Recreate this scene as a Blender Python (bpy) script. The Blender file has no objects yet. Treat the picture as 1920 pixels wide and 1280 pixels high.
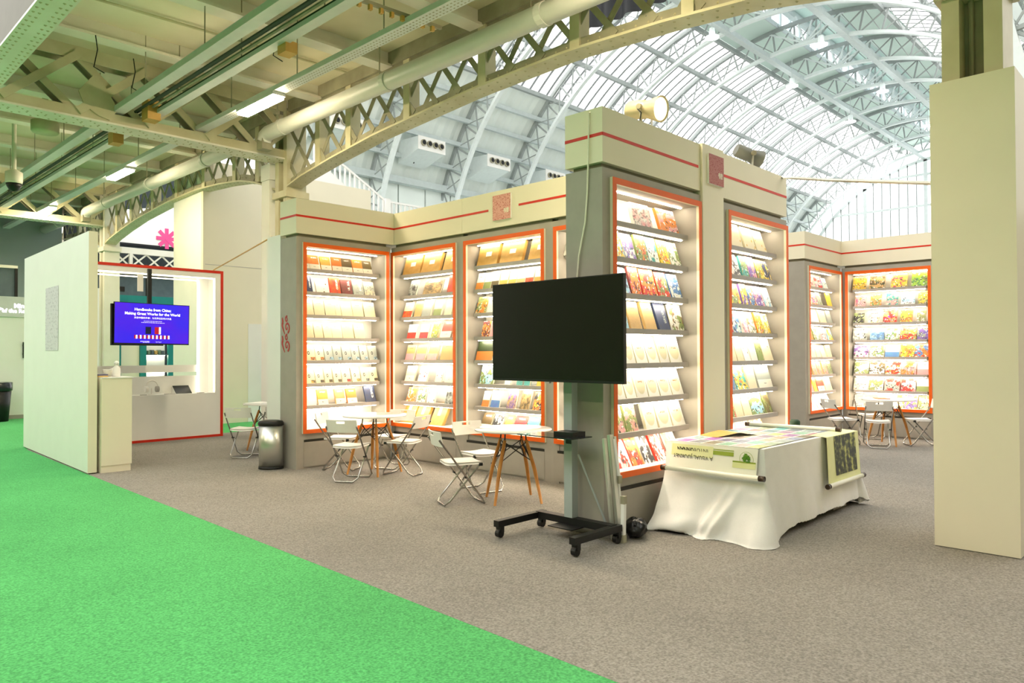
import bpy, bmesh, math, random
from mathutils import Vector, Matrix, noise
random.seed(7)
S = bpy.context.scene
COL = S.collection
PI = math.pi

# ------------------------------------------------------------------ camera
def make_camera():
    yaw, pitch, roll = math.radians(44.106), math.radians(0.8612), math.radians(-0.1855)
    F = Vector((math.cos(yaw) * math.cos(pitch), math.sin(yaw) * math.cos(pitch), math.sin(pitch)))
    R = Vector((math.sin(yaw), -math.cos(yaw), 0)); U = R.cross(F)
    R2 = R * math.cos(roll) + U * math.sin(roll); U2 = U * math.cos(roll) - R * math.sin(roll)
    c = bpy.data.cameras.new('camera'); c.sensor_width = 36; c.lens = 36 * 1379.16 / 1920
    c.clip_start = .05; c.clip_end = 300
    o = bpy.data.objects.new('camera', c); COL.objects.link(o)
    M = Matrix((R2, U2, -F)).transposed().to_4x4(); M.translation = Vector((0, 0, 1.6))
    o.matrix_world = M
    S.camera = o
make_camera()
# ------------------------------------------------------------------ sky, exposure
W = bpy.data.worlds.new('overcast_sky'); S.world = W; W.use_nodes = True
bg = W.node_tree.nodes['Background']; bg.inputs[0].default_value = (1, .985, .96, 1); bg.inputs[1].default_value = 2.4
S.view_settings.view_transform = 'Standard'; S.view_settings.look = 'None'
S.view_settings.gamma = 1; S.view_settings.use_curve_mapping = False
S.view_settings.exposure = 0.55
S.cycles.max_bounces = 6; S.cycles.diffuse_bounces = 4; S.cycles.glossy_bounces = 3
S.cycles.transmission_bounces = 4; S.cycles.transparent_max_bounces = 10
S.cycles.caustics_reflective = False; S.cycles.caustics_refractive = False
S.cycles.sample_clamp_indirect = 6; S.cycles.use_denoising = True; S.cycles.use_adaptive_sampling = True; S.cycles.adaptive_threshold = .03

# ------------------------------------------------------------------ materials
def lin(h):
    h = h.lstrip('#'); r = [int(h[i:i + 2], 16) / 255 for i in (0, 2, 4)]
    return tuple((c / 12.92 if c <= .04045 else ((c + .055) / 1.055) ** 2.4) for c in r)
MATS = {}
def mat(name, hexc, rough=.6, metal=0, vary=.06, scale=6, bump=0, hex2=None, fine=0, emit=0, emit_hex=None, spec=.4):
    """principled paint/plastic/metal with a procedural tone variation (two noise octaves) and optional fine relief"""
    if name in MATS: return MATS[name]
    m = bpy.data.materials.new(name); m.use_nodes = True; nt = m.node_tree; N, L = nt.nodes, nt.links
    b = N['Principled BSDF']; c = lin(hexc)
    b.inputs['Roughness'].default_value = rough; b.inputs['Metallic'].default_value = metal
    b.inputs['Specular IOR Level'].default_value = spec
    tc = N.new('ShaderNodeTexCoord')
    nz = N.new('ShaderNodeTexNoise'); nz.inputs['Scale'].default_value = scale; nz.inputs['Detail'].default_value = 4
    L.new(tc.outputs['Object'], nz.inputs['Vector'])
    rp = N.new('ShaderNodeValToRGB'); rp.color_ramp.elements[0].position = .3; rp.color_ramp.elements[1].position = .7
    c2 = lin(hex2) if hex2 else tuple(max(0, x * (1 - vary)) for x in c)
    c1 = c if hex2 else tuple(min(1, x * (1 + vary * .5)) for x in c)
    rp.color_ramp.elements[0].color = (*c2, 1); rp.color_ramp.elements[1].color = (*c1, 1)
    L.new(nz.outputs['Fac'], rp.inputs['Fac']); out = rp.outputs['Color']
    if fine:
        n2 = N.new('ShaderNodeTexNoise'); n2.inputs['Scale'].default_value = fine; n2.inputs['Detail'].default_value = 2
        L.new(tc.outputs['Object'], n2.inputs['Vector'])
        mx = N.new('ShaderNodeMix'); mx.data_type = 'RGBA'; mx.blend_type = 'OVERLAY'; mx.inputs[0].default_value = .75
        L.new(out, mx.inputs[6]); L.new(n2.outputs['Fac'], mx.inputs[7]); out = mx.outputs[2]
        if bump:
            bp = N.new('ShaderNodeBump'); bp.inputs['Strength'].default_value = bump; bp.inputs['Distance'].default_value = .01
            L.new(n2.outputs['Fac'], bp.inputs['Height']); L.new(bp.outputs['Normal'], b.inputs['Normal'])
    elif bump:
        bp = N.new('ShaderNodeBump'); bp.inputs['Strength'].default_value = bump; bp.inputs['Distance'].default_value = .01
        L.new(nz.outputs['Fac'], bp.inputs['Height']); L.new(bp.outputs['Normal'], b.inputs['Normal'])
    L.new(out, b.inputs['Base Color'])
    if emit:
        b.inputs['Emission Color'].default_value = (*lin(emit_hex or hexc), 1); b.inputs['Emission Strength'].default_value = emit
    MATS[name] = m; return m
def sheet_mat(name, hexc, clear, tint):
    """translucent roof sheet / glass pane: lets the sky through"""
    m = bpy.data.materials.new(name); m.use_nodes = True; N, L = m.node_tree.nodes, m.node_tree.links
    N.remove(N['Principled BSDF']); o = N['Material Output']
    t = N.new('ShaderNodeBsdfTransparent'); t.inputs[0].default_value = (*lin(tint), 1)
    d = N.new('ShaderNodeBsdfTranslucent'); d.inputs[0].default_value = (*lin(hexc), 1)
    tc = N.new('ShaderNodeTexCoord'); nz = N.new('ShaderNodeTexNoise'); nz.inputs['Scale'].default_value = .8
    L.new(tc.outputs['Object'], nz.inputs['Vector'])
    mr = N.new('ShaderNodeMapRange'); mr.inputs[3].default_value = clear - .05; mr.inputs[4].default_value = clear + .05
    L.new(nz.outputs['Fac'], mr.inputs[0])
    x = N.new('ShaderNodeMixShader'); L.new(mr.outputs[0], x.inputs[0]); L.new(d.outputs[0], x.inputs[1]); L.new(t.outputs[0], x.inputs[2])
    L.new(x.outputs[0], o.inputs['Surface']); MATS[name] = m; return m

m_green = mat('green_carpet', '#55A864', .95, vary=.10, scale=.9, fine=70, spec=.1)
m_grey = mat('grey_carpet', '#8B867F', .95, vary=.12, scale=.7, fine=75, bump=.2, spec=.1)
m_hall = mat('hall_floor', '#C9CAC6', .8, vary=.1, scale=.4)
m_wood_grey = mat('grey_laminate', '#A8A297', .55, vary=.07, scale=5)
m_gap = mat('dark_gap', '#2B2922', .8)
m_cream = mat('cream_board', '#EFE7CF', .5, vary=.02, scale=2)
m_white = mat('white_board', '#F1F0EC', .5, vary=.02, scale=3)
m_liner = mat('white_liner', '#FBF9F1', .45, vary=.015, scale=3)
m_orange = mat('orange_trim', '#EE6410', .4, vary=.03)
m_red = mat('red_trim', '#D62B10', .4, vary=.03)
m_shelf = mat('grey_shelf', '#B0AAA6', .45, vary=.05)
m_led = mat('led_strip', '#FFF6E2', .5, emit=36, emit_hex='#FFF1D8')
m_led2 = mat('frame_led', '#FFF6E2', .5, emit=3.2, emit_hex='#FFF4DC')
m_spacer = mat('olive_spacer', '#8A8470', .6)
m_tube = mat('lamp_diffuser', '#FFFDF2', .5, emit=110, emit_hex='#FFEBC4')
m_chair = mat('white_plastic', '#F0ECE6', .4, vary=.03)
m_chrome = mat('chrome_tube', '#B9B8B4', .25, 1, vary=.05)
m_wood = mat('beech_leg', '#C98C46', .5, hex2='#B4742F', scale=9)
m_black = mat('black_metal', '#121212', .45, vary=.1)
m_top = mat('glossy_table_top', '#E9E7E3', .12, vary=.03)
m_paint = mat('cream_iron_paint', '#D8D2B4', .5, hex2='#C4BC98', scale=2.2, bump=.15)
m_paint2 = mat('aged_ceiling_paint', '#EFE6CF', .6, hex2='#DACFAE', scale=.7)
m_joist = mat('white_joist_paint', '#F1EDE2', .55, hex2='#E2DDCC', scale=1.5)
m_dull = mat('dull_iron_paint', '#A9A48C', .55, hex2='#8F8A74', scale=3)
m_rivet = mat('rivet_paint', '#BDB491', .5)
m_pipe = mat('pipe_paint', '#D5D4CC', .4, vary=.05, scale=3)
m_tray = mat('tray_steel', '#D9DADA', .45, vary=.05)
m_cable = mat('dark_cable', '#39453B', .6)
m_kraft = mat('kraft_board', '#D2A860', .55, hex2='#C29548', scale=4)
m_paper = mat('paper_pages', '#F3EEDC', .7, vary=.05, scale=30)
m_rib = mat('roof_steel', '#C9D3D3', .5, vary=.06)
m_ribw = mat('roof_steel_white', '#E4ECEC', .5, vary=.04)
m_purlin = mat('purlin_steel', '#A0A7A6', .55, vary=.08)
m_sheet = sheet_mat('translucent_roof_sheet', '#FFFFFF', .8, '#FFFFFF')
m_seam = mat('sheet_seam', '#9EA2A5', .6)
m_opaque = mat('pale_green_cladding', '#EEF6F2', .6, vary=.05, scale=1.2)
m_ridge = mat('ridge_green_cladding', '#D3E6DE', .6, vary=.05, scale=.8)
m_pane = sheet_mat('clear_pane', '#FFFFFF', .93, '#F7FAFF')
m_steel = mat('brushed_steel', '#D6D7D3', .34, 1, vary=.08, scale=2)
m_teal = mat('teal_board', '#17807D', .5)
m_dark = mat('dark_void', '#15181C', .7)
m_navyglass = mat('smoked_glass', '#5E6E74', .15, vary=.1)
m_cloth = mat('white_cloth', '#F0EFEC', .85, vary=.03, scale=8, fine=350, bump=.08)
m_alu = mat('aluminium', '#D4D4CC', .35, .7)
m_screen = mat('screen_off', '#14150F', .22, vary=.1, scale=2)
m_greysteel = mat('grey_powder_coat', '#A8B0AE', .4, vary=.04)
m_pink = mat('pink_print', '#E0508F', .5)
m_redink = mat('red_ink', '#B3332C', .5, vary=.1, scale=20)

# ------------------------------------------------------------------ mesh builder
class MB:
    def __init__(s): s.v = []; s.f = []; s.m = []; s.uv = {}
    def box(s, x0, x1, y0, y1, z0, z1, m=0):
        i = len(s.v)
        s.v += [(x0, y0, z0), (x1, y0, z0), (x1, y1, z0), (x0, y1, z0), (x0, y0, z1), (x1, y0, z1), (x1, y1, z1), (x0, y1, z1)]
        for q in ((0, 3, 2, 1), (4, 5, 6, 7), (0, 1, 5, 4), (1, 2, 6, 5), (2, 3, 7, 6), (3, 0, 4, 7)):
            s.f.append(tuple(i + k for k in q)); s.m.append(m)
        return s
    def quad(s, a, b, c, d, m=0, uv=False):
        i = len(s.v); s.v += [tuple(a), tuple(b), tuple(c), tuple(d)]
        if uv: s.uv[len(s.f)] = ((0, 0), (1, 0), (1, 1), (0, 1))
        s.f.append((i, i + 1, i + 2, i + 3)); s.m.append(m); return s
    def bar(s, p, q, w, h, up=(0, 0, 1), m=0):
        p, q = Vector(p), Vector(q); d = (q - p).normalized(); u = Vector(up)
        if abs(d.dot(u)) > .98: u = Vector((1, 0, 0))
        a = d.cross(u).normalized() * (w / 2); b = a.cross(d).normalized() * (h / 2)
        i = len(s.v)
        for e in (p, q): s.v += [tuple(e - a - b), tuple(e + a - b), tuple(e + a + b), tuple(e - a + b)]
        for k in range(4):
            j = (k + 1) % 4; s.f.append((i + k, i + j, i + 4 + j, i + 4 + k)); s.m.append(m)
        s.f.append((i + 3, i + 2, i + 1, i)); s.f.append((i + 4, i + 5, i + 6, i + 7)); s.m += [m, m]; return s
    def tube(s, pts, r, n=8, m=0, caps=True, closed=False):
        pts = [Vector(p) for p in pts]; k = len(pts); i = len(s.v); rr = r if isinstance(r, (list, tuple)) else [r] * k
        u = None
        for a in range(k):
            if closed: d = (pts[(a + 1) % k] - pts[a - 1]).normalized()
            else: d = (pts[min(a + 1, k - 1)] - pts[max(a - 1, 0)]).normalized()
            if u is None:
                u = Vector((0, 0, 1)) if abs(d.z) < .9 else Vector((1, 0, 0))
            u = (u - d * u.dot(d)).normalized(); w = d.cross(u)
            for b in range(n):
                t = 2 * PI * b / n; s.v.append(tuple(pts[a] + (u * math.cos(t) + w * math.sin(t)) * rr[a]))
        for a in range(k if closed else k - 1):
            a2 = (a + 1) % k
            for b in range(n):
                c = (b + 1) % n; s.f.append((i + a * n + b, i + a2 * n + b, i + a2 * n + c, i + a * n + c)[::-1]); s.m.append(m)
        if caps and not closed:
            s.f.append(tuple(i + b for b in range(n))); s.f.append(tuple(i + (k - 1) * n + b for b in reversed(range(n)))); s.m += [m, m]
        return s
    def lathe(s, prof, n=24, c=(0, 0, 0), m=0, sx=1, sy=1):
        i = len(s.v); k = len(prof)
        for (r, z) in prof:
            for b in range(n):
                t = 2 * PI * b / n; s.v.append((c[0] + r * sx * math.cos(t), c[1] + r * sy * math.sin(t), c[2] + z))
        for a in range(k - 1):
            for b in range(n):
                d = (b + 1) % n; s.f.append((i + a * n + b, i + a * n + d, i + (a + 1) * n + d, i + (a + 1) * n + b)); s.m.append(m)
        if prof[0][0] > 1e-6: s.f.append(tuple(i + b for b in reversed(range(n)))); s.m.append(m)
        if prof[-1][0] > 1e-6: s.f.append(tuple(i + (k - 1) * n + b for b in range(n))); s.m.append(m)
        return s
    def grid(s, fn, nu, nv, m=0, uv=True):
        i = len(s.v)
        for a in range(nu + 1):
            for b in range(nv + 1): s.v.append(tuple(fn(a / nu, b / nv)))
        for a in range(nu):
            for b in range(nv):
                if uv: s.uv[len(s.f)] = ((a / nu, b / nv), ((a + 1) / nu, b / nv), ((a + 1) / nu, (b + 1) / nv), (a / nu, (b + 1) / nv))
                s.f.append((i + a * (nv + 1) + b, i + (a + 1) * (nv + 1) + b, i + (a + 1) * (nv + 1) + b + 1, i + a * (nv + 1) + b + 1)); s.m.append(m)
        return s
    def mesh(s, name, mats, smooth=False):
        me = bpy.data.meshes.new(name); me.from_pydata(s.v, [], s.f)
        for mm in (mats if isinstance(mats, (list, tuple)) else [mats]): me.materials.append(mm)
        me.polygons.foreach_set('material_index', s.m)
        if smooth: me.polygons.foreach_set('use_smooth', [True] * len(s.f))
        if s.uv:
            ul = me.uv_layers.new(name='UVMap')
            for p in me.polygons:
                if p.index in s.uv:
                    for k, li in enumerate(p.loop_indices): ul.data[li].uv = s.uv[p.index][k]
        me.update(); return me
    def build(s, name, mats, parent=None, smooth=False, **kw):
        return obj(name, s.mesh(name, mats, smooth), parent, **kw)
def obj(name, me, parent=None, loc=None, rot=None, scale=None, label=None, cat=None, group=None, kind=None):
    o = bpy.data.objects.new(name, me); COL.objects.link(o)
    if parent is not None: o.parent = parent
    if loc is not None: o.location = loc
    if rot is not None: o.rotation_euler = rot
    if scale is not None: o.scale = scale
    if label: o['label'] = label
    if cat: o['category'] = cat
    if group: o['group'] = group
    if kind: o['kind'] = kind
    return o
def thing(name, label=None, cat=None, loc=(0, 0, 0), rz=0, group=None, kind=None):
    return obj(name, None, None, loc, (0, 0, rz), None, label, cat, group, kind)
def copy_tree(o, parent=None):
    c = o.copy(); COL.objects.link(c); c.parent = parent
    for ch in list(o.children): copy_tree(ch, c)
    return c
def text_mesh(body, size, name='lettering', extrude=0, bold=0):
    cu = bpy.data.curves.new(name, 'FONT'); cu.body = body; cu.size = size; cu.align_x = 'CENTER'; cu.align_y = 'CENTER'
    cu.extrude = extrude; cu.offset = bold; cu.resolution_u = 2
    t = bpy.data.objects.new('tmp_text', cu); COL.objects.link(t)
    bpy.context.view_layer.update()
    me = bpy.data.meshes.new_from_object(t.evaluated_get(bpy.context.evaluated_depsgraph_get()))
    bpy.data.objects.remove(t); me.name = name; return me
def put(o, pos, right, up, sx=1):
    """place an object drawn in its XY plane so that x runs along right and y along up"""
    r, u = Vector(right).normalized(), Vector(up).normalized(); n = r.cross(u)
    M = Matrix((r, u, n)).transposed().to_4x4() @ Matrix.Diagonal((sx, 1, 1, 1)); M.translation = Vector(pos)
    if o.parent: M = o.parent.matrix_basis.inverted() @ M
    o.matrix_basis = M; return o
def lettering(body, size, m, pos, right, up, parent, name='lettering', bold=0, sx=1):
    me = text_mesh(body, size, name, 0, bold); me.materials.clear(); me.materials.append(m)
    return put(obj(name, me, parent), pos, right, up, sx)
# ------------------------------------------------------------------ floor
MB().box(-40, 75, -25, 45, -.2, 0).build('floor', m_hall, kind='structure', label='dull grey hall floor beyond the booth')
def carpet(name, pts, z, m, label):
    mb = MB(); n = len(pts); mb.v = [(x, y, z) for x, y in pts] + [(x, y, 0) for x, y in pts]
    mb.f = [tuple(range(n))] + [(i, n + i, n + (i + 1) % n, (i + 1) % n) for i in range(n)]; mb.m = [0] * (n + 1)
    mb.build(name, m, kind='structure', label=label)
carpet('floor_aisle', [(-14, -14), (2.88, -14), (2.921, 2.14), (2.965, 4.2), (3.02, 6.9), (3.10, 10.8), (3.2, 14.46), (9.5, 14.46), (9.5, 26), (-14, 26)], .005, m_green, 'bright green carpet of the aisle')
carpet('floor_booth', [(2.88, -14), (17, -14), (17, 14.46), (3.2, 14.46), (3.10, 10.8), (3.02, 6.9), (2.965, 4.2), (2.921, 2.14)], .006, m_grey, 'grey carpet of the book booth')

# ------------------------------------------------------------------ gallery (mezzanine) over the booth
ceil = thing('ceiling', 'cream painted underside of the iron gallery', kind='structure')
MB().box(2.1, 7.25, -9, 36, 6.3, 6.6).build('deck', m_paint2, ceil)
jm = MB().box(2.2, 6.9, -.13, .13, 6.06, 6.1).box(2.2, 6.9, -.05, .05, 6.1, 6.3).mesh('joist', m_joist)
for y in [11.45 - 2.05 * k for k in range(9)] + [14.6, 16.65, 18.7, 20.75, 24.9, 27, 29.1, 31.2]:
    obj('joist', jm, ceil, (0, y, 0))
# edge girder over the aisle
eg = thing('edge_girder', 'riveted pale green plate girder along the gallery edge', kind='structure')
MB().box(2.08, 2.41, -9, 36, 5.38, 5.41).build('flange', m_joist, eg)
MB().box(2.09, 2.12, -9, 36, 5.41, 6.3).build('web', mat('shaded_iron_paint', '#6B665A', .6), eg)  # web colour darkened to stand for its unlit state
def dome(mb, c, r, axis='z'):
    x, y, z = c; k = len(mb.v)
    for t in range(6):
        a = t * PI / 3
        mb.v.append((x + r * math.cos(a), y + r * math.sin(a), z) if axis == 'z' else (x, y + r * math.cos(a), z + r * math.sin(a)) if axis == 'x' else (x + r * math.cos(a), y, z + r * math.sin(a)))
    mb.v.append((x, y, z - r * .7) if axis == 'z' else (x - r * .7, y, z) if axis == 'x' else (x, y - r * .7, z))
    for t in range(6): mb.f.append((k + t, k + 6, k + (t + 1) % 6)); mb.m.append(0)
rv = MB()
for yy in range(0, 130):
    for xx in (2.12, 2.18, 2.31, 2.37): dome(rv, (xx, 4 + yy * .15, 5.38), .02)
rv.build('rivets', m_rivet, eg, kind='stuff')

ZTAB = [(0, 4.6), (.05, 4.78), (.1, 4.95), (.168, 5.098), (.257, 5.186), (.379, 5.251), (.533, 5.214), (.736, 5.072), (.85, 4.93), (.939, 4.79), (1, 4.64)]
def zf(y, y0, y1):
    t = max(0, min(1, (y - y0) / (y1 - y0)))
    for (a, za), (b, zb) in zip(ZTAB, ZTAB[1:]):
        if t <= b: return za + (zb - za) * (t - a) / (b - a)
    return ZTAB[-1][1]
def lattice_girder(y0, y1, posts, label):
    g = thing('lattice_girder', label, kind='structure')
    fl, web, rv = MB(), MB(), MB(); n = 44; ya, yb = y0 + .2, y1 - .2
    ys = [ya + (yb - ya) * i / n for i in range(n + 1)]
    for a, b in zip(ys, ys[1:]):
        za, zb = zf(a, y0, y1), zf(b, y0, y1)
        for mb, x0, x1, h0, h1 in ((fl, 6.85, 7.16, 0, .03), (web, 6.93, 6.95, .03, .16), (web, 7.05, 7.07, .03, .16)):
            i = len(mb.v)
            mb.v += [(x0, a, za + h0), (x1, a, za + h0), (x1, a, za + h1), (x0, a, za + h1), (x0, b, zb + h0), (x1, b, zb + h0), (x1, b, zb + h1), (x0, b, zb + h1)]
            for q in ((0, 1, 5, 4), (1, 2, 6, 5), (2, 3, 7, 6), (3, 0, 4, 7)): mb.f.append(tuple(i + k for k in q)); mb.m.append(0)
    m = int((yb - ya) / .17)
    for i in range(m):
        y = ya + i * .17
        dome(rv, (6.92, y, zf(y, y0, y1)), .02); dome(rv, (7.07, y + .08, zf(y + .08, y0, y1)), .02)
        dome(rv, (6.93, y, zf(y, y0, y1) + .09), .016, 'x')
    fl.build('bottom_flange', m_paint, g); web.build('bottom_angle', m_dull, g); rv.build('rivets', m_rivet, g, kind='stuff')
    MB().box(6.88, 7.14, ya, yb, 6.08, 6.3).box(6.93, 6.97, ya, yb, 5.9, 6.08).build('top_chord', m_dull, g)
    for y in posts:
        MB().box(6.9, 7.1, y - .075, y + .075, zf(y, y0, y1) + .02, 6.1).build('post', m_paint, g)
    zt = 6.02
    for sgn, x in ((1, 6.925), (-1, 6.945)):
        y = y0 - 1.2
        while y < y1 + 1.2:
            # line z = z0 + sgn*1.25*(Y - y); clip
            lo = hi = None; k = 0
            while k <= 60:
                Y = y + (k / 60 - .5) * 2.6; z = 5.45 + sgn * 1.25 * (Y - y)
                if ya < Y < yb and zf(Y, y0, y1) + .06 < z < zt:
                    if lo is None: lo = (Y, z)
                    hi = (Y, z)
                k += 1
            if lo and abs(hi[0] - lo[0]) > .15:
                MB().bar((x, *lo), (x, *hi), .085, .012, (1, 0, 0)).build('lattice_bar', m_dull, g)
            y += .54
    return g
lattice_girder(1.49, 12.65, [11.46, 10.5, 8.92, 7.25, 5.62, 4.07, 2.7], 'cream lattice arch girder spanning above the booth')
lattice_girder(12.65, 22.8, [13.7, 14.7, 16.2, 17.7, 19.2, 20.7, 21.8], 'grey lattice arch girder beyond the iron cross truss')
lattice_girder(22.8, 33, [23.9, 25.2, 26.7, 28.2, 29.7, 31.2], 'far lattice arch girder above the entrance wall')
def column(y, label, mm):
    c = thing('column', label, (None), (7.05, y, 0), kind='structure')
    for s_ in (-1, 1):
        MB().box(-.2, .2, s_ * .15 - .065, s_ * .15 + .065, 0, 6.1).build('column_flange', mm, c)
    MB().box(-.02, .05, -.1, .1, 0, 6.1).build('column_web', m_dull, c)
    MB().tube([(-.05, .03, 0), (-.05, .03, 6.1)], .02).build('conduit', m_dull, c)
    MB().box(-.24, .24, -.26, .26, 4.5, 4.62).build('capital', mm, c)
    return c
column(1.445, 'cream iron column rising out of the boxed cream panel', m_paint)
column(12.65, 'cream iron column behind the shelving cornice', m_paint)
column(22.8, 'pale iron column beyond the red framed booth', m_joist)
column(33, 'far iron column under the gallery', m_joist)

def cross_truss(y, label):
    g = thing('cross_truss', label, kind='structure')
    MB().box(2.3, 6.9, y - .15, y + .3, 5.2, 5.23).build('bottom_flange', m_joist, g)
    rv = MB()
    for i in range(56):
        x = 2.4 + i * .08; dome(rv, (x, y - .1 + (i % 3) * .07, 5.2), .018); dome(rv, (x, y + .24 - (i % 3) * .07, 5.2), .018)
    rv.build('rivets', m_rivet, g, kind='stuff')
    MB().box(2.3, 6.9, y - .12, y - .1, 5.23, 5.38).build('bottom_angle', m_paint, g)
    MB().box(2.3, 6.9, y + .16, y + .18, 5.23, 5.38).build('bottom_angle', m_paint, g)
    MB().box(2.3, 6.9, y - .12, y - .09, 6.1, 6.3).build('top_chord', m_paint, g)
    MB().box(2.3, 6.9, y + .14, y + .17, 6.1, 6.3).build('top_chord', m_paint, g)
    for k in range(5):
        x = 2.43 + k * .99
        x1 = min(x + .99, 6.85); zz = 5.3 + (x1 - x) / .99 * .88
        dirv = Vector((x1 - x, 0, zz - 5.3)).normalized(); nv = Vector((-dirv.z, 0, dirv.x))
        MB().bar((x, y - .138, 5.31), (x1, y - .138, zz), .12, .03, (0, 1, 0)).build('diagonal', m_paint, g)
        MB().bar(Vector((x, y - .03, 5.3)) + nv * .05, Vector((x1, y - .03, zz)) + nv * .05, .02, .13, (0, 1, 0)).build('diagonal_angle', m_dull, g)
        MB().bar((x, y - .06, 6.18), (x1, y - .06, 6.18 - (zz - 5.3)), .11, .025, (0, 1, 0)).build('counter_diagonal', m_paint, g)
        MB().bar((x, y + .15, 6.18), (x1, y + .15, 6.18 - (zz - 5.3)), .11, .025, (0, 1, 0)).build('counter_diagonal', m_dull, g)
    return g
ct = cross_truss(12.65, 'cream iron cross truss with rivet-studded flange above the aisle')
cross_truss(22.85, 'far iron cross truss above the white entrance wall')
q = MB(); q.v = [(3.42, 12.5, 5.62), (3.62, 12.5, 5.9), (3.72, 12.5, 5.9), (3.98, 12.5, 5.45), (3.86, 12.5, 5.26), (3.7, 12.5, 5.3), (3.5, 12.5, 5.42)]
q.v += [(a, 12.53, c) for a, b, c in q.v]; q.f = [tuple(range(7))] + [(i, i + 7, (i + 1) % 7 + 7, (i + 1) % 7) for i in range(7)]; q.m = [0] * 8
q.build('torn_gusset', m_paint, ct)

# services under the gallery
def tray(x0, x1, z0, z1, y0, y1, label, m=m_tray, perf=False):
    t = thing('cable_tray', label, 'cable tray')
    MB().box(x0, x1, y0, y1, z0, z0 + .012).build('tray_bottom', m, t)
    MB().box(x0, x0 + .012, y0, y1, z0 + .012, z1).build('tray_side', m, t); MB().box(x1 - .012, x1, y0, y1, z0 + .012, z1).build('tray_side', m, t)
    yy = y0 + 1
    while yy < y1:
        MB().bar(((x0 + x1) / 2, yy, z1 - .02), ((x0 + x1) / 2, yy, 6.3), .012, .012).build('hanger_rod', m_dull, t); yy += 2.05
    if perf:
        p = MB()
        for i in range(int((min(y1, 11.6) - max(y0, 3)) / .06)):
            for j in range(3):
                xx, yy = x0 + .04 + j * .05, max(y0, 3) + i * .06
                p.quad((xx, yy, z0 - .001), (xx, yy + .03, z0 - .001), (xx + .016, yy + .03, z0 - .001), (xx + .016, yy, z0 - .001))
        p.build('slot_holes', m_dull, t, kind='stuff')
    return t
tray(3.92, 4.08, 5.41, 5.5, -6, 33, 'wide plain white trunking running along the gallery underside')
t2 = tray(4.42, 4.56, 5.41, 5.47, -6, 33, 'white cable channel carrying dark cables beside the trunking')
for k, (dx, dz, r) in enumerate(((4.26, 5.5, .022), (4.31, 5.53, .025), (4.36, 5.49, .02), (4.40, 5.53, .018), (4.46, 5.5, .022))):
    MB().tube([(dx, -6, dz), (dx, 33, dz)], r, 6).build('cable', m_cable if k != 2 else m_dull, t2)
tray(5.22, 5.40, 5.41, 5.48, -6, 33, 'perforated white tray carrying the strip lights', perf=True)
fx = thing('strip_light', 'glowing strip light on the perforated tray before the cross truss', 'light', (5.31, 9.86, 5.3), group='gallery strip lights')
MB().box(-.1, .1, 0, 1.17, .06, .11).build('housing', m_tray, fx); MB().box(-.085, .085, .02, 1.15, .02, .06).build('diffuser', m_tube, fx)
for y, lb in ((15.95, 'glowing strip light just beyond the cross truss'), (21.5, 'glowing strip light beside the far cross truss'), (27.6, 'glowing strip light over the entrance wall, most distant one'), (3.8, 'unseen strip light added above the tower to brighten the gallery')):  # the last one is out of view, added to brighten the gallery
    c = copy_tree(fx); c.location.y = y; c['label'] = lb
def pipe(y0, y1, label):
    p = thing('drain_pipe', label, 'pipe')
    MB().tube([(6.32, y0, 5.5), (6.32, y1 - .15, 5.5), (6.32, y1 - .04, 5.47), (6.32, y1, 5.38)], .13, 16).build('pipe_run', m_pipe, p, smooth=True)
    y = y0 + 1.6
    while y < y1 - .3:
        MB().tube([(6.32, y - .05, 5.5), (6.32, y + .05, 5.5)], .142, 16).build('collar', m_pipe, p)
        MB().bar((6.32, y + .2, 5.6), (6.32, y + .2, 6.3), .015, .015).build('hanger_rod', m_dull, p); y += 3
    MB().box(6.22, 6.42, y1 - .1, y1 + .1, 5.22, 5.4).build('end_valve', m_dull, p)
pipe(-5, 12.25, 'fat white pipe hung in front of the cream lattice arch')
pipe(13.1, 22.4, 'white pipe hung before the grey lattice arch beyond the truss')
pipe(23.3, 32.6, 'distant white pipe over the entrance wall')
MB().box(4.28, 4.48, 12.1, 12.35, 5.3, 5.6).build('junction_box', m_kraft, label='tan junction box on the near face of the cross truss', cat='junction box')
MB().box(4.25, 4.42, 13.6, 13.85, 5.22, 5.42).build('junction_box', m_kraft, label='tan junction box hanging beyond the cross truss', cat='junction box')
MB().box(4.5, 4.66, 8.2, 8.4, 5.3, 5.44).build('junction_box', m_kraft, label='small tan junction box on the dark cable run', cat='junction box')
dm = thing('dome_camera', 'white dome security camera hanging below the gallery', 'camera', (3.55, 17.1, 4.9))
MB().lathe([(.04, .32), (.04, 1.4)], 10).build('stem', m_joist, dm); MB().lathe([(.14, .06), (.15, .1), (.15, .28), (.05, .34)], 18).build('housing', m_joist, dm, True)
MB().lathe([(.0, -.1), (.08, -.07), (.12, 0), (.14, .06)], 18).build('dome', m_black, dm, True)
ls = thing('drum_light', 'round cream drum light fixed under the gallery', 'light', (3.6, 15.1, 5.55)); MB().lathe([(.2, 0), (.22, .03), (.22, .2)], 24).build('drum', m_paint, ls, True)
MB().lathe([(.05, .2), (.05, .75)], 10).build('drum_stem', m_paint, ls)
MB().lathe([(.1, 0), (.11, .03), (.11, .09)], 20, (4.0, 9.6, 6.21)).build('smoke_detector', m_white, smooth=True, label='white smoke detector on the gallery underside', cat='detector')
for i, (x, y, z, lb) in enumerate(((3.3, 11.3, 6.06, 'loose black cable looped under the first joist'), (5.15, 9.7, 6.3, 'thin dangling wire by the near strip light'), (4.0, 11.9, 6.1, 'short dangling wire above the plain trunking'))):
    MB().tube([(x, y, z), (x + .02, y - .02, z - .2), (x - .02, y, z - .45), (x + .1, y - .05, z - .52)], .008, 5).build('dangling_wire', m_black, label=lb, cat='wire')
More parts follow.
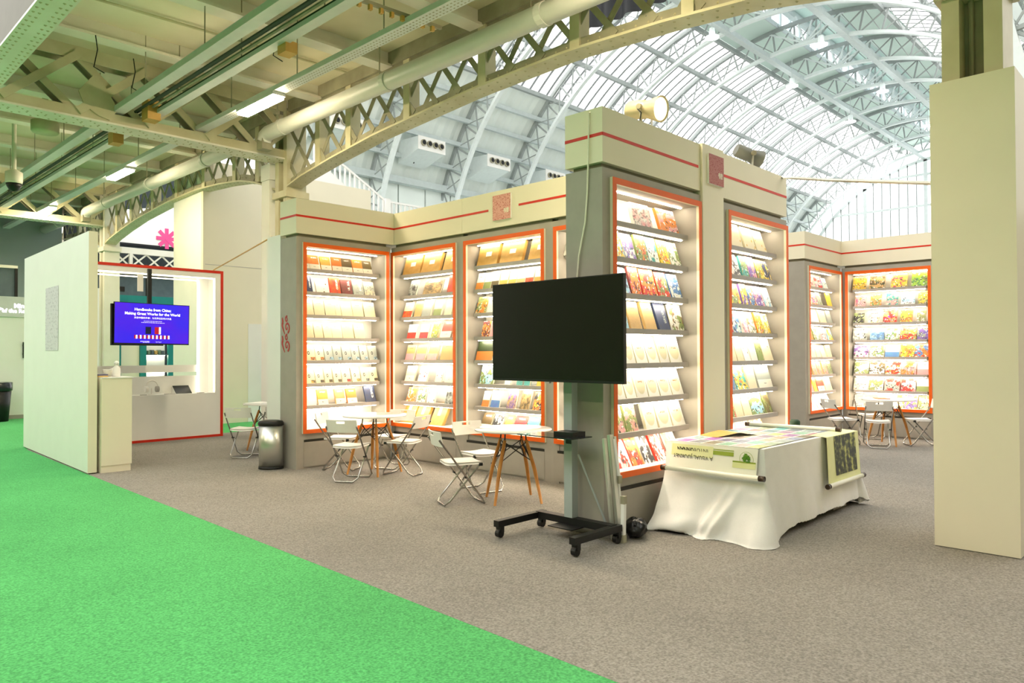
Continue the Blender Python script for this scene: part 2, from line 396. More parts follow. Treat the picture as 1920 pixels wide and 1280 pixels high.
cond = thing('conduit_run', 'thin cream conduit clipped under the gallery deck', 'conduit'); MB().tube([(2.4, 10.6, 6.25), (6.8, 10.4, 6.25)], .02, 8).build('conduit_pipe', m_paint, cond)
rk = thing('strut_rail', 'rusty drilled strut rail fixed across the perforated tray', 'rail'); MB().bar((4.6, 6.85, 5.52), (5.75, 6.75, 5.52), .04, .04).build('strut_channel', m_dull, rk)
for k in range(8): MB().box(4.62 + k * .14, 4.66 + k * .14, 6.82 - k * .012, 6.86 - k * .012, 5.44, 5.5).build('clip', m_kraft, rk)

# ------------------------------------------------------------------ great barrel roof of the hall
CY, CZ, RO, RI, DX = 12.17, 3.91, 11.33, 10.3, 3.5
ribs = [8.85 + DX * k for k in range(13)]; XE = 52.5
def arc(a, r, x): return (x, CY + r * math.cos(math.radians(a)), CZ + r * math.sin(math.radians(a)))
roof = thing('roof', 'great barrel roof of translucent sheets on pale steel ribs', kind='structure')
def sheet(x0, x1, a0, a1, mats, seams, r=RO, wave=0):
    mb = MB(); na = 4
    nx = 16 if wave else 1
    for i in range(nx):
        for j in range(na):
            A, B = a0 + (a1 - a0) * j / na, a0 + (a1 - a0) * (j + 1) / na
            xa, xb = x0 + (x1 - x0) * i / nx, x0 + (x1 - x0) * (i + 1) / nx
            ra, rb = (r + (wave if i % 2 else 0), r + (0 if i % 2 else wave)) if wave else (r, r)
            mb.quad(arc(A, ra, xa), arc(B, ra, xa), arc(B, rb, xb), arc(A, rb, xb), 0)
    for s_ in range(seams):
        x = x0 + (x1 - x0) * (s_ + .5) / seams
        for j in range(na):
            A, B = a0 + (a1 - a0) * j / na, a0 + (a1 - a0) * (j + 1) / na
            mb.quad(arc(A, r - .04, x - .06), arc(B, r - .04, x - .06), arc(B, r - .04, x + .06), arc(A, r - .04, x + .06), 1)
    me = mb.mesh('roof_panel', mats); return me
edges = [7.4] + ribs + [XE]
AB = [46.7, 56, 65.4, 74.6]
for lo, hi in list(zip(AB, AB[1:])) + [(180 - b, 180 - a) for a, b in zip(AB, AB[1:])]:
    base = sheet(0, DX, lo, hi, [m_sheet, m_seam], 7)
    for x0, x1 in zip(edges, edges[1:]):
        me = base if abs(x1 - x0 - DX) < .01 else sheet(0, x1 - x0, lo, hi, [m_sheet, m_seam], 3)
        obj('roof_panel', me, roof, (x0, 0, 0))
OB = [22.2, 27.1, 32, 36.9, 41.8, 46.7]
for lo, hi in list(zip(OB, OB[1:])):
    base = sheet(0, DX, lo, hi, [m_opaque, m_opaque], 0, wave=.05)
    for x0, x1 in zip(edges, edges[1:]):
        obj('wall_cladding', base if abs(x1 - x0 - DX) < .01 else sheet(0, x1 - x0, lo, hi, [m_opaque, m_opaque], 0, wave=.05), roof, (x0, 0, 0))
base = sheet(0, DX, 133.3, 157.8, [m_opaque, m_opaque], 0, wave=.05)
for x0, x1 in zip(edges, edges[1:]): obj('wall_cladding', base if abs(x1 - x0 - DX) < .01 else sheet(0, x1 - x0, 133.3, 157.8, [m_opaque, m_opaque], 0), roof, (x0, 0, 0))
for lo, hi, rr in ((74.6, 84, RO), (96, 105.4, RO), (83.2, 96.8, RO + 1.3)):
    base = sheet(0, DX, lo, hi, [m_ridge, m_ridge], 0, rr)
    for x0, x1 in zip(edges, edges[1:]): obj('ridge_panel', base if abs(x1 - x0 - DX) < .01 else sheet(0, x1 - x0, lo, hi, [m_ridge, m_ridge], 0, rr), roof, (x0, 0, 0))
# lantern windows on both sides of the ridge
for a in (84, 96):
    y = arc(a, RO, 0)[1]; z0 = arc(a, RO, 0)[2]; z1 = arc(a, RO + 1.3, 0)[2]
    wf = thing('lantern_window', 'strip of lantern windows along the %s side of the ridge' % ('wall' if a < 90 else 'far'), kind='structure')
    MB().box(7.4, XE, y - .05, y + .05, z0, z0 + .2).build('sill', m_rib, wf); MB().box(7.4, XE, y - .05, y + .05, z1 - .2, z1).build('head', m_rib, wf)
    x = 7.6
    pm = MB().box(0, .98, -.005, .005, z0 + .2, z1 - .2).mesh('pane', m_pane); mm_ = MB().box(-.06, .06, -.05, .05, z0 + .2, z1 - .2).mesh('mullion', m_rib)
    while x < XE - 1:
        obj('pane', pm, wf, (x, y, 0)); obj('mullion', mm_, wf, (x, y, 0)); x += .98
# ribs
arcs = [2 + 176 * i / 60 for i in range(61)]
def rib_meshes():
    out, inn, web = MB(), MB(), MB()
    for a, b in zip(arcs, arcs[1:]):
        out.bar(arc(a, RO - .08, 0), arc(b, RO - .08, 0), .16, .1, (1, 0, 0)); inn.bar(arc(a, RI, 0), arc(b, RI, 0), .12, .17, (1, 0, 0))
    aa = [3 + 174 * i / 37 for i in range(38)]
    for i, (a, b) in enumerate(zip(aa, aa[1:])):
        web.bar(arc(a, RO - .1, 0), arc(a, RI, 0), .06, .06, (1, 0, 0))
        web.bar(arc(a, RI, 0), arc(b, RO - .1, 0), .045, .045, (1, 0, 0)); web.bar(arc(a, RO - .1, 0), arc(b, RI, 0), .03, .03, (1, 0, 0))
    return out.mesh('outer_chord', m_purlin), inn.mesh('inner_chord', m_ribw), web.mesh('web_lattice', m_purlin)
rm = rib_meshes(); leg_me = MB().box(-.12, .12, CY - RO, CY - RI + .1, 0, 4.4).mesh('rib_leg', m_ribw)
for k, x in enumerate(ribs[1:]):
    r_ = thing('roof_rib', 'arched steel lattice rib of the barrel roof', None, (x, 0, 0), kind='structure')
    for nm, me in zip(('outer_chord', 'inner_chord', 'web_lattice'), rm): obj(nm, me, r_)
    obj('rib_leg', leg_me, r_)
# purlins
for a in AB + [180 - a for a in AB] + OB[:-1]:
    p = arc(a, RO - .2, 0); big = a >= 46
    mb = MB().box(7.4, XE, p[1] - .07, p[1] + .07, p[2] - .08, p[2] + .08)
    mb.build('purlin', m_purlin if big else m_rib, roof)
for a, r in ((81, RI), (99, RI), (90, RO + .9), (86, RO + .6), (94, RO + .6)):
    p = arc(a, r, 0); MB().box(7.4, XE, p[1] - .12, p[1] + .12, p[2] - .1, p[2] + .1).build('ridge_beam', m_rib, roof)
# fan struts under the lantern at each rib
fan = MB()
c0 = arc(90, RI, 0)
for a in (80, 84, 88, 92, 96, 100):
    fan.bar(c0, arc(a, RO + .2, 0), .07, .07, (1, 0, 0))
fm = fan.mesh('fan_lattice', m_ribw)
for x in ribs[1:]: obj('fan_lattice', fm, roof, (x, 0, 0))
# high bay lamps
hb = thing('high_bay_lamp', 'bright high bay lamp under the roof ridge', 'lamp', group='high bay lamps under the ridge')
MB().lathe([(.0, .35), (.1, .35), (.12, .1), (.26, 0)], 14).build('reflector', m_ribw, hb); MB().lathe([(0, .0), (.25, .0), (.25, .02)], 14).build('glowing_lens', mat('lamp_glow', '#FFFFFF', emit=25), hb)
MB().lathe([(.015, .3), (.015, 1.3)], 6).build('suspension_rod', m_rib, hb)
first = True
for side, a in (('wall side', 82), ('far side', 98)):
    for k, x in enumerate([17.6 + 7 * i + (0 if a < 90 else 3.5) for i in range(5)]):
        p = arc(a, RI - .9, x); h = hb if first else copy_tree(hb); first = False
        h.location = p; h['label'] = 'bright high bay lamp under the ridge, %s, %s along the roof' % (side, ('first', 'second', 'third', 'fourth', 'fifth')[k])
# gable end glazing
gb = thing('window_1', 'great glazed gable end wall with thin glazing bars', kind='structure')
ga = MB()
for a, b in zip(arcs, arcs[1:]):
    ga.bar(arc(a, 10.15, XE), arc(b, 10.15, XE), .2, .2, (1, 0, 0)); ga.bar(arc(a, RO, XE), arc(b, RO, XE), .2, .2, (1, 0, 0))
ga.build('arch_frame', m_ribw, gb)
gw = MB()
for i in range(0, 61, 2):
    a = arcs[i]; gw.bar(arc(a, 10.15, XE), arc(min(a + 5, 178), RO, XE), .06, .06, (1, 0, 0))
gw.build('arch_lattice', m_rib, gb)
def zc(y): return CZ + math.sqrt(max(0, 10.15 ** 2 - (y - CY) ** 2))
y = CY - 9.6; k = 0
while y < CY + 9.7:
    big = k % 7 == 0; w = .22 if big else .055
    MB().box(XE - .1, XE + .1 if big else XE - .02, y - w / 2, y + w / 2, 3, zc(y)).build('mullion', m_ribw if big else m_purlin, gb); y += .53; k += 1
for z in (4.6, 6.4, 8.7, 11, 13):
    hw = math.sqrt(max(0, 10.15 ** 2 - (z - CZ) ** 2)); MB().box(XE - .12, XE + .05, CY - hw, CY + hw, z - .07, z + .07).build('transom', m_ribw, gb)
zs = [3, 4.6, 6.4, 8.7, 11, 13, 14]
for i in range(6):
    ya = CY - 9.6 + i * 3.71
    for j in range(6):
        if zs[j] < min(zc(ya), zc(ya + 3.71)) + 1.2:
            MB().quad((XE, ya, zs[j]), (XE, ya + 3.7, zs[j]), (XE, ya + 3.7, min(zs[j + 1], zc(ya + 3.7) if zc(ya + 3.7) > zs[j] else zs[j + 1])), (XE, ya, min(zs[j + 1], zc(ya) if zc(ya) > zs[j] else zs[j + 1]))).build('pane', m_pane, gb)
MB().box(XE - .5, XE + .3, 0, 24.5, 0, 3).build('wall_gable', m_opaque, kind='structure', label='low pale wall under the gable glazing')
# hall side wall below the cladding
sw = thing('wall_nave', 'pale panelled side wall of the great hall', kind='structure')
for k in range(31):
    x = 11.9 + k * 1.32
    MB().box(x, x + 1.26, 22.66, 22.72, 0, 8.1).build('wall_panel', m_opaque, sw)
MB().box(11.9, XE, 22.74, 22.9, 0, 8.15).build('wall_backing', m_purlin, sw)
MB().box(7.4, XE, 22.35, 22.8, 8.05, 8.3).build('wall_beam', m_rib, sw)
MB().box(7.4, XE, 1.55, 1.75, 6.9, 8.2).build('wall_nave', m_opaque, kind='structure', label='pale wall strip at the far springing of the roof')
# ventilation units on the side wall
def vent_unit(x, label):
    u = thing('ventilation_unit', label, 'air vent', (x, 21.0, 9.05), group='ventilation units on the hall wall')
    mb = MB(); mb.v = [(0, 0, 0), (1.25, 0, 0), (1.25, 0, .46), (0, 0, .46), (0, 1.2, -.35), (1.25, 1.2, -.35), (1.25, 1.2, .5), (0, 1.2, .5)]
    mb.f = [(0, 1, 2, 3), (4, 7, 6, 5), (0, 4, 5, 1), (1, 5, 6, 2), (2, 6, 7, 3), (3, 7, 4, 0)]; mb.m = [0] * 6
    mb.build('duct', m_ribw, u)
    MB().box(-.02, 1.27, -.03, 0, -.02, .48).build('face_plate', m_white, u)
    for k in range(4):
        c = (.2 + k * .28, -.03, .24)
        r = MB().tube([(c[0], -.04, c[2]), (c[0], -.1, c[2])], .115, 16).build('nozzle', m_dull, u)
        MB().tube([(c[0], -.101, c[2]), (c[0], -.104, c[2])], .085, 16).build('nozzle_mouth', m_dark, r)
for x, lb in ((13.15, 'ventilation unit seen through the lattice arch'), (16.8, 'ventilation unit with four nozzles closest to the lattice arch'), (20.3, 'middle ventilation unit with four nozzles'), (23.8, 'ventilation unit half hidden by the tower cornice')): vent_unit(x, lb)
for i, (x, z) in enumerate(((17.3, 8.75), (23.6, 10.7), (13.6, 9.1))):
    MB().bar((x, 21.9, z), (x, 21.9, z + .45), .05, .02).build('strap', m_black, label=('short black strap hanging on the hall wall by the seal plate', 'short black strap high on the hall wall', 'short black strap on the hall wall by the stair')[i], cat='strap')
# stair with white balusters in the hall
st = thing('staircase', 'white stair with slim balusters against the hall wall', 'staircase', (0, 19, 0))
mb = MB(); mb.v = [(10.2, 0, 7.4), (11.6, 0, 7.15), (12.5, 0, 6.6), (13.3, 0, 6.05), (13.6, 0, 5.95), (13.6, 0, 0), (10.2, 0, 0)]
mb.v += [(a, .25, c) for a, b, c in mb.v]; mb.f = [tuple(range(7)), tuple(range(13, 6, -1))] + [(i, i + 7, (i + 1) % 7 + 7, (i + 1) % 7)[::-1] for i in range(7)]; mb.m = [0] * 9
mb.build('stair_side', m_white, st)
MB().bar((11.3, .1, 7.75), (12.45, .1, 7.25), .06, .06).bar((12.45, .1, 7.25), (13.95, .1, 6.42), .06, .06).build('handrail', m_white, st)
MB().bar((14.1, .1, 6.42), (16.6, .1, 6.42), .06, .06).build('landing_rail', m_white, st)
x = 11.4
while x < 16.5:
    if x < 13.95:
        zt = 7.75 - (x - 11.3) * .435 if x < 12.45 else 7.25 - (x - 12.45) * .553
        zb = max(5.6, zt - 1.0)
    else: zt, zb = 6.4, 5.4
    MB().box(x - .025, x + .025, .08, .12, zb, zt).build('baluster', m_white, st); x += .175
MB().box(13.9, 14.1, .02, .2, 4.9, 6.5).build('newel_post', m_white, st)
MB().box(12.0, 17.5, 21.6, 21.7, 4.0, 6.3).build('dark_shopfront', mat('dark_green_glass', '#243026', .2, vary=.4, scale=2), label='dark green glazing behind the stair balusters', cat='glazing')
MB().box(12.0, 30, 19.3, 22.6, 4.7, 5.0).build('gallery_floor', m_opaque, kind='structure', label='gallery landing beside the stair')
# dark drape high behind the lattice arch
dr = thing('black_drape', 'black drape hung high behind the lattice arch', 'drape', (9.6, 0, 0))
def drape(u, v): return (.06 * math.sin(u * 40), 5.2 + u * 2.55, 6.95 + v * 2.1)
MB().grid(drape, 60, 2).build('drape_cloth', m_dark, dr, True); MB().bar((0, 5.1, 9), (0, 7.85, 9), .06, .06).build('drape_rail', m_dark, dr)
# ------------------------------------------------------------------ bookcases
SHELF_Z = [2.79, 2.467, 2.143, 1.819, 1.497, 1.175, .866]; BOT = .56
def bookcase(cid, loc, rz, W_, a, b, label, D=.42):
    t = thing('bookcase', label, 'bookcase', loc, rz, 'orange framed bookcases of the booth')
    t['c'] = cid
    w = .055
    MB().box(0, a + w, 0, D, 0, 3.21).build('side_stile', m_wood_grey, t); MB().box(b - w, W_, 0, D, 0, 3.21).build('side_stile', m_wood_grey, t)
    MB().box(a + w, b - w, 0, D, 3.08, 3.21).build('top_rail', m_wood_grey, t)
    MB().box(a + w, b - w, .012, D, 0, BOT - .02).build('base', m_wood_grey, t)
    MB().box(a + w, b - w, .36, D, BOT - .02, 3.08).build('back_panel', m_wood_grey, t)
    MB().box(a + .03, b - .03, -.004, .012, .03, .372).build('base_panel', m_wood_grey, t)
    MB().box(a + .03, b - .03, -.002, .012, .372, .405).build('shadow_gap', m_gap, t)
    MB().box(.05, W_ - .05, .05, D - .05, 3.21, 3.255).build('spacer', m_spacer, t)
    f = MB()
    for x0, x1, z0, z1 in ((a, a + w, .49, 3.135), (b - w, b, .49, 3.135), (a + w, b - w, 3.08, 3.135), (a + w, b - w, .49, .545)):
        f.box(x0, x1, -.034, -.03, z0, z1, 0); f.box(x0, x1, -.03, .0, z0, z1, 1)
    f.build('frame_trim', [m_orange, m_cream], t)
    x0, x1, y1, z0, z1 = a + w - .004, b - w + .004, .355, BOT - .018, 3.084
    l = MB()
    l.quad((x0, y1, z0), (x1, y1, z0), (x1, y1, z1), (x0, y1, z1)); l.quad((x0, 0, z0), (x1, 0, z0), (x1, y1, z0), (x0, y1, z0))
    l.quad((x0, 0, z1), (x0, y1, z1), (x1, y1, z1), (x1, 0, z1)); l.quad((x0, 0, z0), (x0, y1, z0), (x0, y1, z1), (x0, 0, z1)); l.quad((x1, 0, z0), (x1, 0, z1), (x1, y1, z1), (x1, y1, z0))
    for (v) in (0,): pass
    l.build('lining', m_liner, t)
    sm = MB().box(a + w + .05, b - w - .05, .07, y1, -.05, 0).mesh('shelf', m_shelf); lm = MB().box(a + w + .08, b - w - .08, .12, .14, -.058, -.05).mesh('led_strip', m_led)
    for z in SHELF_Z:
        s_ = obj('shelf', sm, t, (0, 0, z)); obj('led_strip', lm, s_)
    MB().box(a + w + .05, b - w - .05, .14, .16, z1 - .012, z1 - .004).build('led_strip', m_led, t)
    return t
R90 = -PI / 2
CASES = {
 'L': bookcase('L', (5.18, 9.14, 0), 0, 1.59, .088, 1.54, 'orange framed bookcase beside the steel pedal bin'),
 'B1': bookcase('B1', (6.83, 9.2, 0), R90, 1.64, .026, 1.516, 'orange framed corner bookcase behind the four chairs'),
 'B2': bookcase('B2', (6.83, 7.56, 0), R90, 1.64, .038, 1.525, 'orange framed bookcase partly hidden by the big black TV'),
 'B3': bookcase('B3', (6.83, 5.92, 0), R90, 1.62, .035, 1.52, 'orange framed bookcase almost hidden behind the tower'),
 'T1': bookcase('T1', (5.105, 3.854, 0), 0, 1.658, .11, 1.632, 'tall tower bookcase next to the big black TV', .41),
 'T2': bookcase('T2', (7.2, 3.854, 0), 0, 1.63, .107, 1.608, 'tower bookcase behind the draped table', .41),
 'R1': bookcase('R1', (12.94, 5.325, 0), 0, 1.72, .12, 1.70, 'far corner bookcase with slim pale books'),
 'R2': bookcase('R2', (14.68, 5.325, 0), R90, 1.64, .077, 1.565, 'far bookcase of bright picture books behind the far table'),
}
CNAME = {'L': 'bookcase beside the steel bin', 'B1': 'corner bookcase behind the four chairs', 'B2': 'bookcase behind the big TV', 'B3': 'bookcase hidden behind the tower',
         'T1': 'tower bookcase beside the TV', 'T2': 'tower bookcase behind the draped table', 'R1': 'far slim bookcase', 'R2': 'far picture book case'}
# print materials for the seal plates
def seal_mat(name, ink, ground, sc):
    m = bpy.data.materials.new(name); m.use_nodes = True; N, L = m.node_tree.nodes, m.node_tree.links; b = N['Principled BSDF']; b.inputs['Roughness'].default_value = .6
    tc = N.new('ShaderNodeTexCoord'); 
    br = N.new('ShaderNodeTexBrick'); br.inputs['Scale'].default_value = sc; br.inputs['Mortar Size'].default_value = .05; br.inputs['Brick Width'].default_value = .35; br.inputs['Row Height'].default_value = .42; br.offset = .35
    br.inputs['Color1'].default_value = br.inputs['Color2'].default_value = (0, 0, 0, 1); br.inputs['Mortar'].default_value = (1, 1, 1, 1)
    nz = N.new('ShaderNodeTexVoronoi'); nz.distance = 'MANHATTAN'; nz.feature = 'DISTANCE_TO_EDGE' if False else 'F1'; nz.inputs['Scale'].default_value = sc * 3.2
    L.new(tc.outputs['UV'], br.inputs['Vector']); L.new(tc.outputs['UV'], nz.inputs['Vector'])
    gt = N.new('ShaderNodeMath'); gt.operation = 'GREATER_THAN'; gt.inputs[1].default_value = .58; L.new(nz.outputs['Distance'], gt.inputs[0])
    mxm = N.new('ShaderNodeMath'); mxm.operation = 'MAXIMUM'; L.new(gt.outputs[0], mxm.inputs[0]); L.new(br.outputs['Color'], mxm.inputs[1])
    mx = N.new('ShaderNodeMix'); mx.data_type = 'RGBA'; mx.inputs[6].default_value = (*lin(ink), 1); mx.inputs[7].default_value = (*lin(ground), 1)
    L.new(mxm.outputs[0], mx.inputs[0]); L.new(mx.outputs[2], b.inputs['Base Color']); return m
m_seal = seal_mat('red_seal_print', '#AB2E28', '#E3A79B', 6); m_seal2 = seal_mat('dark_red_seal_print', '#93282B', '#B97673', 6); m_seal3 = seal_mat('pale_seal_print', '#B3A9B6', '#D8D1DA', 7)
def seal(parent, pos, right, size, m):
    r = Vector(right); up = Vector((0, 0, 1)); p = Vector(pos)
    pl = MB().box(-size / 2, size / 2, -size / 2, size / 2, 0, .022).build('seal_plate', m_white, parent); put(pl, p, r, up)
    pr = MB().quad((-size / 2, -size / 2, 0), (size / 2, -size / 2, 0), (size / 2, size / 2, 0), (-size / 2, size / 2, 0), uv=True).build('seal_print', m, pl); pr.location = (0, 0, .0235)
    me = text_mesh('书香', size * .2, 'seal_lettering', 0, .004); me.materials.clear(); me.materials.append(m_cream)
    t = obj('seal_lettering', me, pl); t.location = (size * .26, -size * .17, .0245); t.scale = (.75, 1, 1)
    return pl
def fascia(label, x0, x1, y0, y1, stripes):
    t = thing('fascia_board', label, 'fascia', (x0, y0, 3.255), group='cream fascia boards with red stripe')
    MB().box(0, x1 - x0, 0, y1 - y0, 0, .48).build('board', m_cream, t)
    for s_ in stripes:
        a, b, side = s_
        if side == 'f': MB().box(a - x0, b - x0, -.003, 0, .228, .256).build('red_stripe', m_red, t)
        else: MB().box(-.003, 0, a - y0, b - y0, .228, .256).build('red_stripe', m_red, t)
    return t
fascia('cream fascia with red stripe above the bookcase by the bin', 5.175, 6.825, 9.135, 9.575, [(5.175, 6.825, 'f'), (9.135, 9.575, 's')])
fascia('cream fascia with red stripe above the corner bookcase', 6.828, 7.25, 7.58, 9.6, [(7.58, 9.133, 's')])
fb = fascia('cream fascia with red seal plate above the TV', 6.828, 7.25, 4.28, 7.577, [(7.05, 7.577, 's'), (4.28, 6.49, 's')])
seal(fb, (6.828, 6.78, 3.507), (0, -1, 0), .33, m_seal)
fascia('cream tower fascia with red stripe wrapping the corner', 5.105, 6.76, 3.85, 4.27, [(5.105, 6.72, 'f'), (3.85, 4.27, 's')])
fascia('cream tower fascia behind the small grey spotlight', 7.2, 8.83, 3.85, 4.27, [(7.26, 8.83, 'f')])
pp = thing('tower_post', 'tall cream panel with dark red seal plate between tower bookcases', 'panel', (6.763, 3.825, 0))
MB().box(0, .437, 0, .44, 0, 3.745).build('post_board', m_cream, pp)
seal(pp, (7.01, 3.825, 3.5), (1, 0, 0), .31, m_seal2)
fascia('far cream fascia with red stripe above the slim bookcase', 12.94, 14.675, 5.32, 5.75, [(12.94, 14.675, 'f'), (5.32, 5.75, 's')])
fascia('far cream fascia with red stripe above the picture books', 14.675, 15.1, 3.4, 5.75, [(3.4, 5.317, 's')])
# red curl motifs on the end of the first bookcase
def curl(z, label):
    t = thing('curl_motif', label, 'decal', (5.178, 9.42, z), group='red curl decals on the bookcase end')
    def flat(pts, r, nm):
        MB().tube([(0, p[0], p[1]) for p in pts], r, 6).build(nm, m_redink, t, scale=(.25, 1, 1))
    # local +y is to the viewer's left
    big = [(-.03 + (.075 - .008 * k * .55) * math.cos(k * .5 - 1.2) * -1, -.03 + (.082 - .0085 * k * .55) * math.sin(k * .5 - 1.2)) for k in range(18)]
    sm = [(-.02 - (.04 - .002 * k) * math.cos(k * .55 + 1.2), .085 + (.042 - .002 * k) * math.sin(k * .55 + 1.2)) for k in range(13)]
    flat(big, [.018 - .0006 * k for k in range(18)], 'large_spiral'); flat(sm, [.016 - .0007 * k for k in range(13)], 'small_spiral')
    flat([(.1, .11), (.085, .06), (.1, 0), (.07, -.06), (.03, -.12)], [.012, .02, .018, .014, .008], 'side_stroke'); flat([(.115, .02), (.09, .03), (.07, .03)], .01, 'short_stroke')
curl(1.99, 'upper red curl motif stuck on the grey bookcase end'); curl(1.735, 'lower red curl motif stuck on the grey bookcase end')
# white back structure beside the first bookcase
MB().box(5.185, 5.26, 9.585, 9.97, 0, 3.28).build('back_board', m_white, label='tall white board behind the bookcase end', cat='board')
rr_ = thing('rope', 'thin tan rope tied from the bookcase top to the red frame', 'rope'); MB().tube([(5.22, 9.9, 3.285), (5.28, 10.1, 3.29), (5.7, 12.0, 3.24), (6.14, 13.93, 3.2)], .012, 6).build('rope_strand', m_kraft, rr_)
# tower extras: cable, spotlights, pole
MB().tube([(5.45, 4.0, 3.75), (5.2, 3.99, 3.755), (5.09, 3.985, 3.70), (5.085, 3.99, 3.3), (5.095, 4.01, 3.0), (5.09, 4.03, 2.75), (5.085, 4.1, 2.45), (5.09, 4.13, 2.2)], .008, 6).build('white_cable', m_paper, label='white cable hanging down the tower end', cat='cable')
def spotlight(base, aim, m, lit, label, s=1.0):
    t = thing('spotlight', label, 'spotlight', base, 0)
    d = Vector(aim).normalized(); c = Vector((0, 0, .24 * s)); u = Vector((0, 0, 1)); side = d.cross(u).normalized()
    pr = [(-.2, .075), (-.19, .085), (-.02, .088), (.0, .08), (.03, .085), (.16, .12), (.17, .12)]
    mb = MB(); mb.tube([c + d * (a * s) for a, r in pr], [r * s for a, r in pr], 20, caps=False); mb.build('lamp_body', m, t, True)
    MB().tube([c - d * (.2 * s), c - d * (.205 * s)], .075 * s, 20).build('rear_cap', m, t)
    MB().tube([c + d * (.155 * s), c + d * (.16 * s)], .105 * s, 20).build('lens', mat('spot_lens_lit', '#FFF3CF', emit=.9) if lit else m_navyglass, t)
    for k in (-1, 1):
        MB().bar(c + side * (.1 * k * s), Vector((0, 0, .02)) + side * (.07 * k * s), .028, .01, d).build('yoke_arm', m_alu if lit else m, t)
    MB().tube([c + side * .1 * s, c + side * .13 * s], .03, 8).build('clamp_knob', m_dull, t)
    MB().box(-.09, .09, -.05, .05, 0, .025).build('clamp_base', m_alu if lit else m, t)
    return t
s1 = spotlight((6.1, 4.06, 3.735), (-.02, -1, -.2), mat('cream_lamp_body', '#C9BF9E', .4), True, 'white spotlight with glowing lens on top of the tower', 1.05)
s2 = spotlight((8.28, 4.06, 3.735), (.75, -.5, -.3), mat('grey_lamp_body', '#7E807C', .4), True, 'small grey spotlight on the tower end', .9)
MB().tube([(5.9, 4.02, 3.74), (5.92, 4.0, 3.9), (5.93, 4.05, 3.95)], .006, 5).build('lamp_cord', m_black, s1, loc=(-6.1, -4.06, -3.735))
def spot_lamp(pos, aim, e):
    l = bpy.data.lights.new('spot_beam', 'SPOT'); l.energy = e; l.spot_size = math.radians(50); l.spot_blend = .6; l.shadow_soft_size = .08; l.color = (1, .93, .8)
    o = bpy.data.objects.new('spot_beam', l); COL.objects.link(o); o.location = pos; o.rotation_euler = Vector(aim).to_track_quat('-Z', 'Y').to_euler()
spot_lamp((6.1, 3.84, 3.93), (0, -.95, -.35), 14); spot_lamp((8.4, 3.98, 3.9), (.6, -.5, -.4), 30)
MB().tube([(8.8, 3.95, 3.76), (8.0, 3.0, 3.43), (6.95, 1.74, 3.02)], .018, 8).build('stay_pole', m_alu, label='thin metal stay pole between tower and column box', cat='pole')
# boxed column
cb = thing('column_box', 'tall cream board box around the iron column', 'panel', (6.76, 1.14, 0))
MB().box(0, .02, 0, .59, .012, 3.8).build('front_board', m_cream, cb); MB().box(.02, .6, 0, .02, .012, 3.8).build('side_board', m_cream, cb); MB().box(.02, .6, .57, .59, .012, 3.8).build('side_board', m_cream, cb)
MB().box(.58, .6, .02, .57, .012, 3.8).build('back_board', m_cream, cb)
for yy in (.1, .48): MB().box(.03, .5, yy - .02, yy + .02, .006, .03).build('foot_batten', m_wood, cb)
MB().box(8.5, 8.56, .6, 1.42, 0, 2.9).build('partition_wall', mat('beige_board', '#C9B391', .6), label='beige partition edge beyond the column box', cat='partition')
# ------------------------------------------------------------------ entrance wall, counter and red framed booth
ew = thing('partition_wall', 'tall white entrance wall with pale seal print', 'partition', (0, 0, 0))
mb = MB(); q = [(3.095, 10.83), (3.205, 10.83), (3.345, 14.8), (3.235, 14.8)]
mb.v = [(x, y, .02) for x, y in q] + [(x, y, 3.237) for x, y in q]; mb.f = [(0, 3, 2, 1)[::-1], (4, 5, 6, 7), (0, 1, 5, 4), (1, 2, 6, 5), (2, 3, 7, 6), (3, 0, 4, 7)]; mb.m = [0, 0, 1, 0, 0, 0]
mb.build('wall_board', [m_white, m_cream], ew); fo = MB(); fo.v = [(x + (.02 if k in (0, 3) else -.02), y, z) for z in (.0055, .02) for k, (x, y) in enumerate(q)]; fo.f = list(mb.f); fo.m = [0] * 6; fo.build('wall_foot', m_gap, ew)
dv = Vector((.14, 3.97, 0)).normalized(); mb = MB()
pr = MB().quad((-.4, -.485, 0), (.4, -.485, 0), (.4, .485, 0), (-.4, .485, 0), uv=True).build('seal_print', m_seal3, ew)
put(pr, Vector((3.095, 10.83, 0)) + dv * 2.0 + Vector((-.004, 0, 2.137)), -dv, (0, 0, 1))
ctr = thing('counter', 'cream reception counter against the entrance wall', 'counter', (3.215, 10.78, 0))
MB().box(.03, .41, 0, 1.2, .1, 1.27).build('cabinet', m_cream, ctr); MB().box(.03, .4, .012, 1.18, 0.006, .1).build('plinth', m_cream, ctr); MB().box(.03, .43, -.008, 1.22, 1.27, 1.285).build('counter_top', m_white, ctr)
MB().box(.41, .425, .3, 1.1, .15, .9).build('side_door', m_cream, ctr)
fr = thing('display_frame', 'white display wall with red outline and glowing strip lights', 'display wall', (0, 13.95, 0))
x0, x1 = 3.36, 6.345
MB().box(x0, x1, 0, .35, 3.145, 3.195).build('red_edge', m_red, fr); MB().box(x1 - .05, x1, 0, .35, 0, 3.145).build('red_edge', m_red, fr); MB().box(x0, x1 - .05, 0, .35, .0, .05).build('red_edge', m_red, fr)
MB().box(x0, x1 - .05, .01, .35, .05, .85).build('lower_panel', m_white, fr)
MB().box(6.19, x1 - .05, .01, .35, .85, 3.145).build('jamb', m_white, fr)
MB().box(x0, 6.19, .01, .35, 3.05, 3.145).build('head', m_white, fr)
MB().box(x0, 6.19, .33, .35, .85, 1.18).build('niche_back', m_white, fr)
MB().box(5.97, 6.19, .33, .35, 1.18, 3.05).build('rear_jamb', m_white, fr)
MB().box(x0, 5.97, .33, .35, 1.25, 1.385).build('cross_rail', m_white, fr)
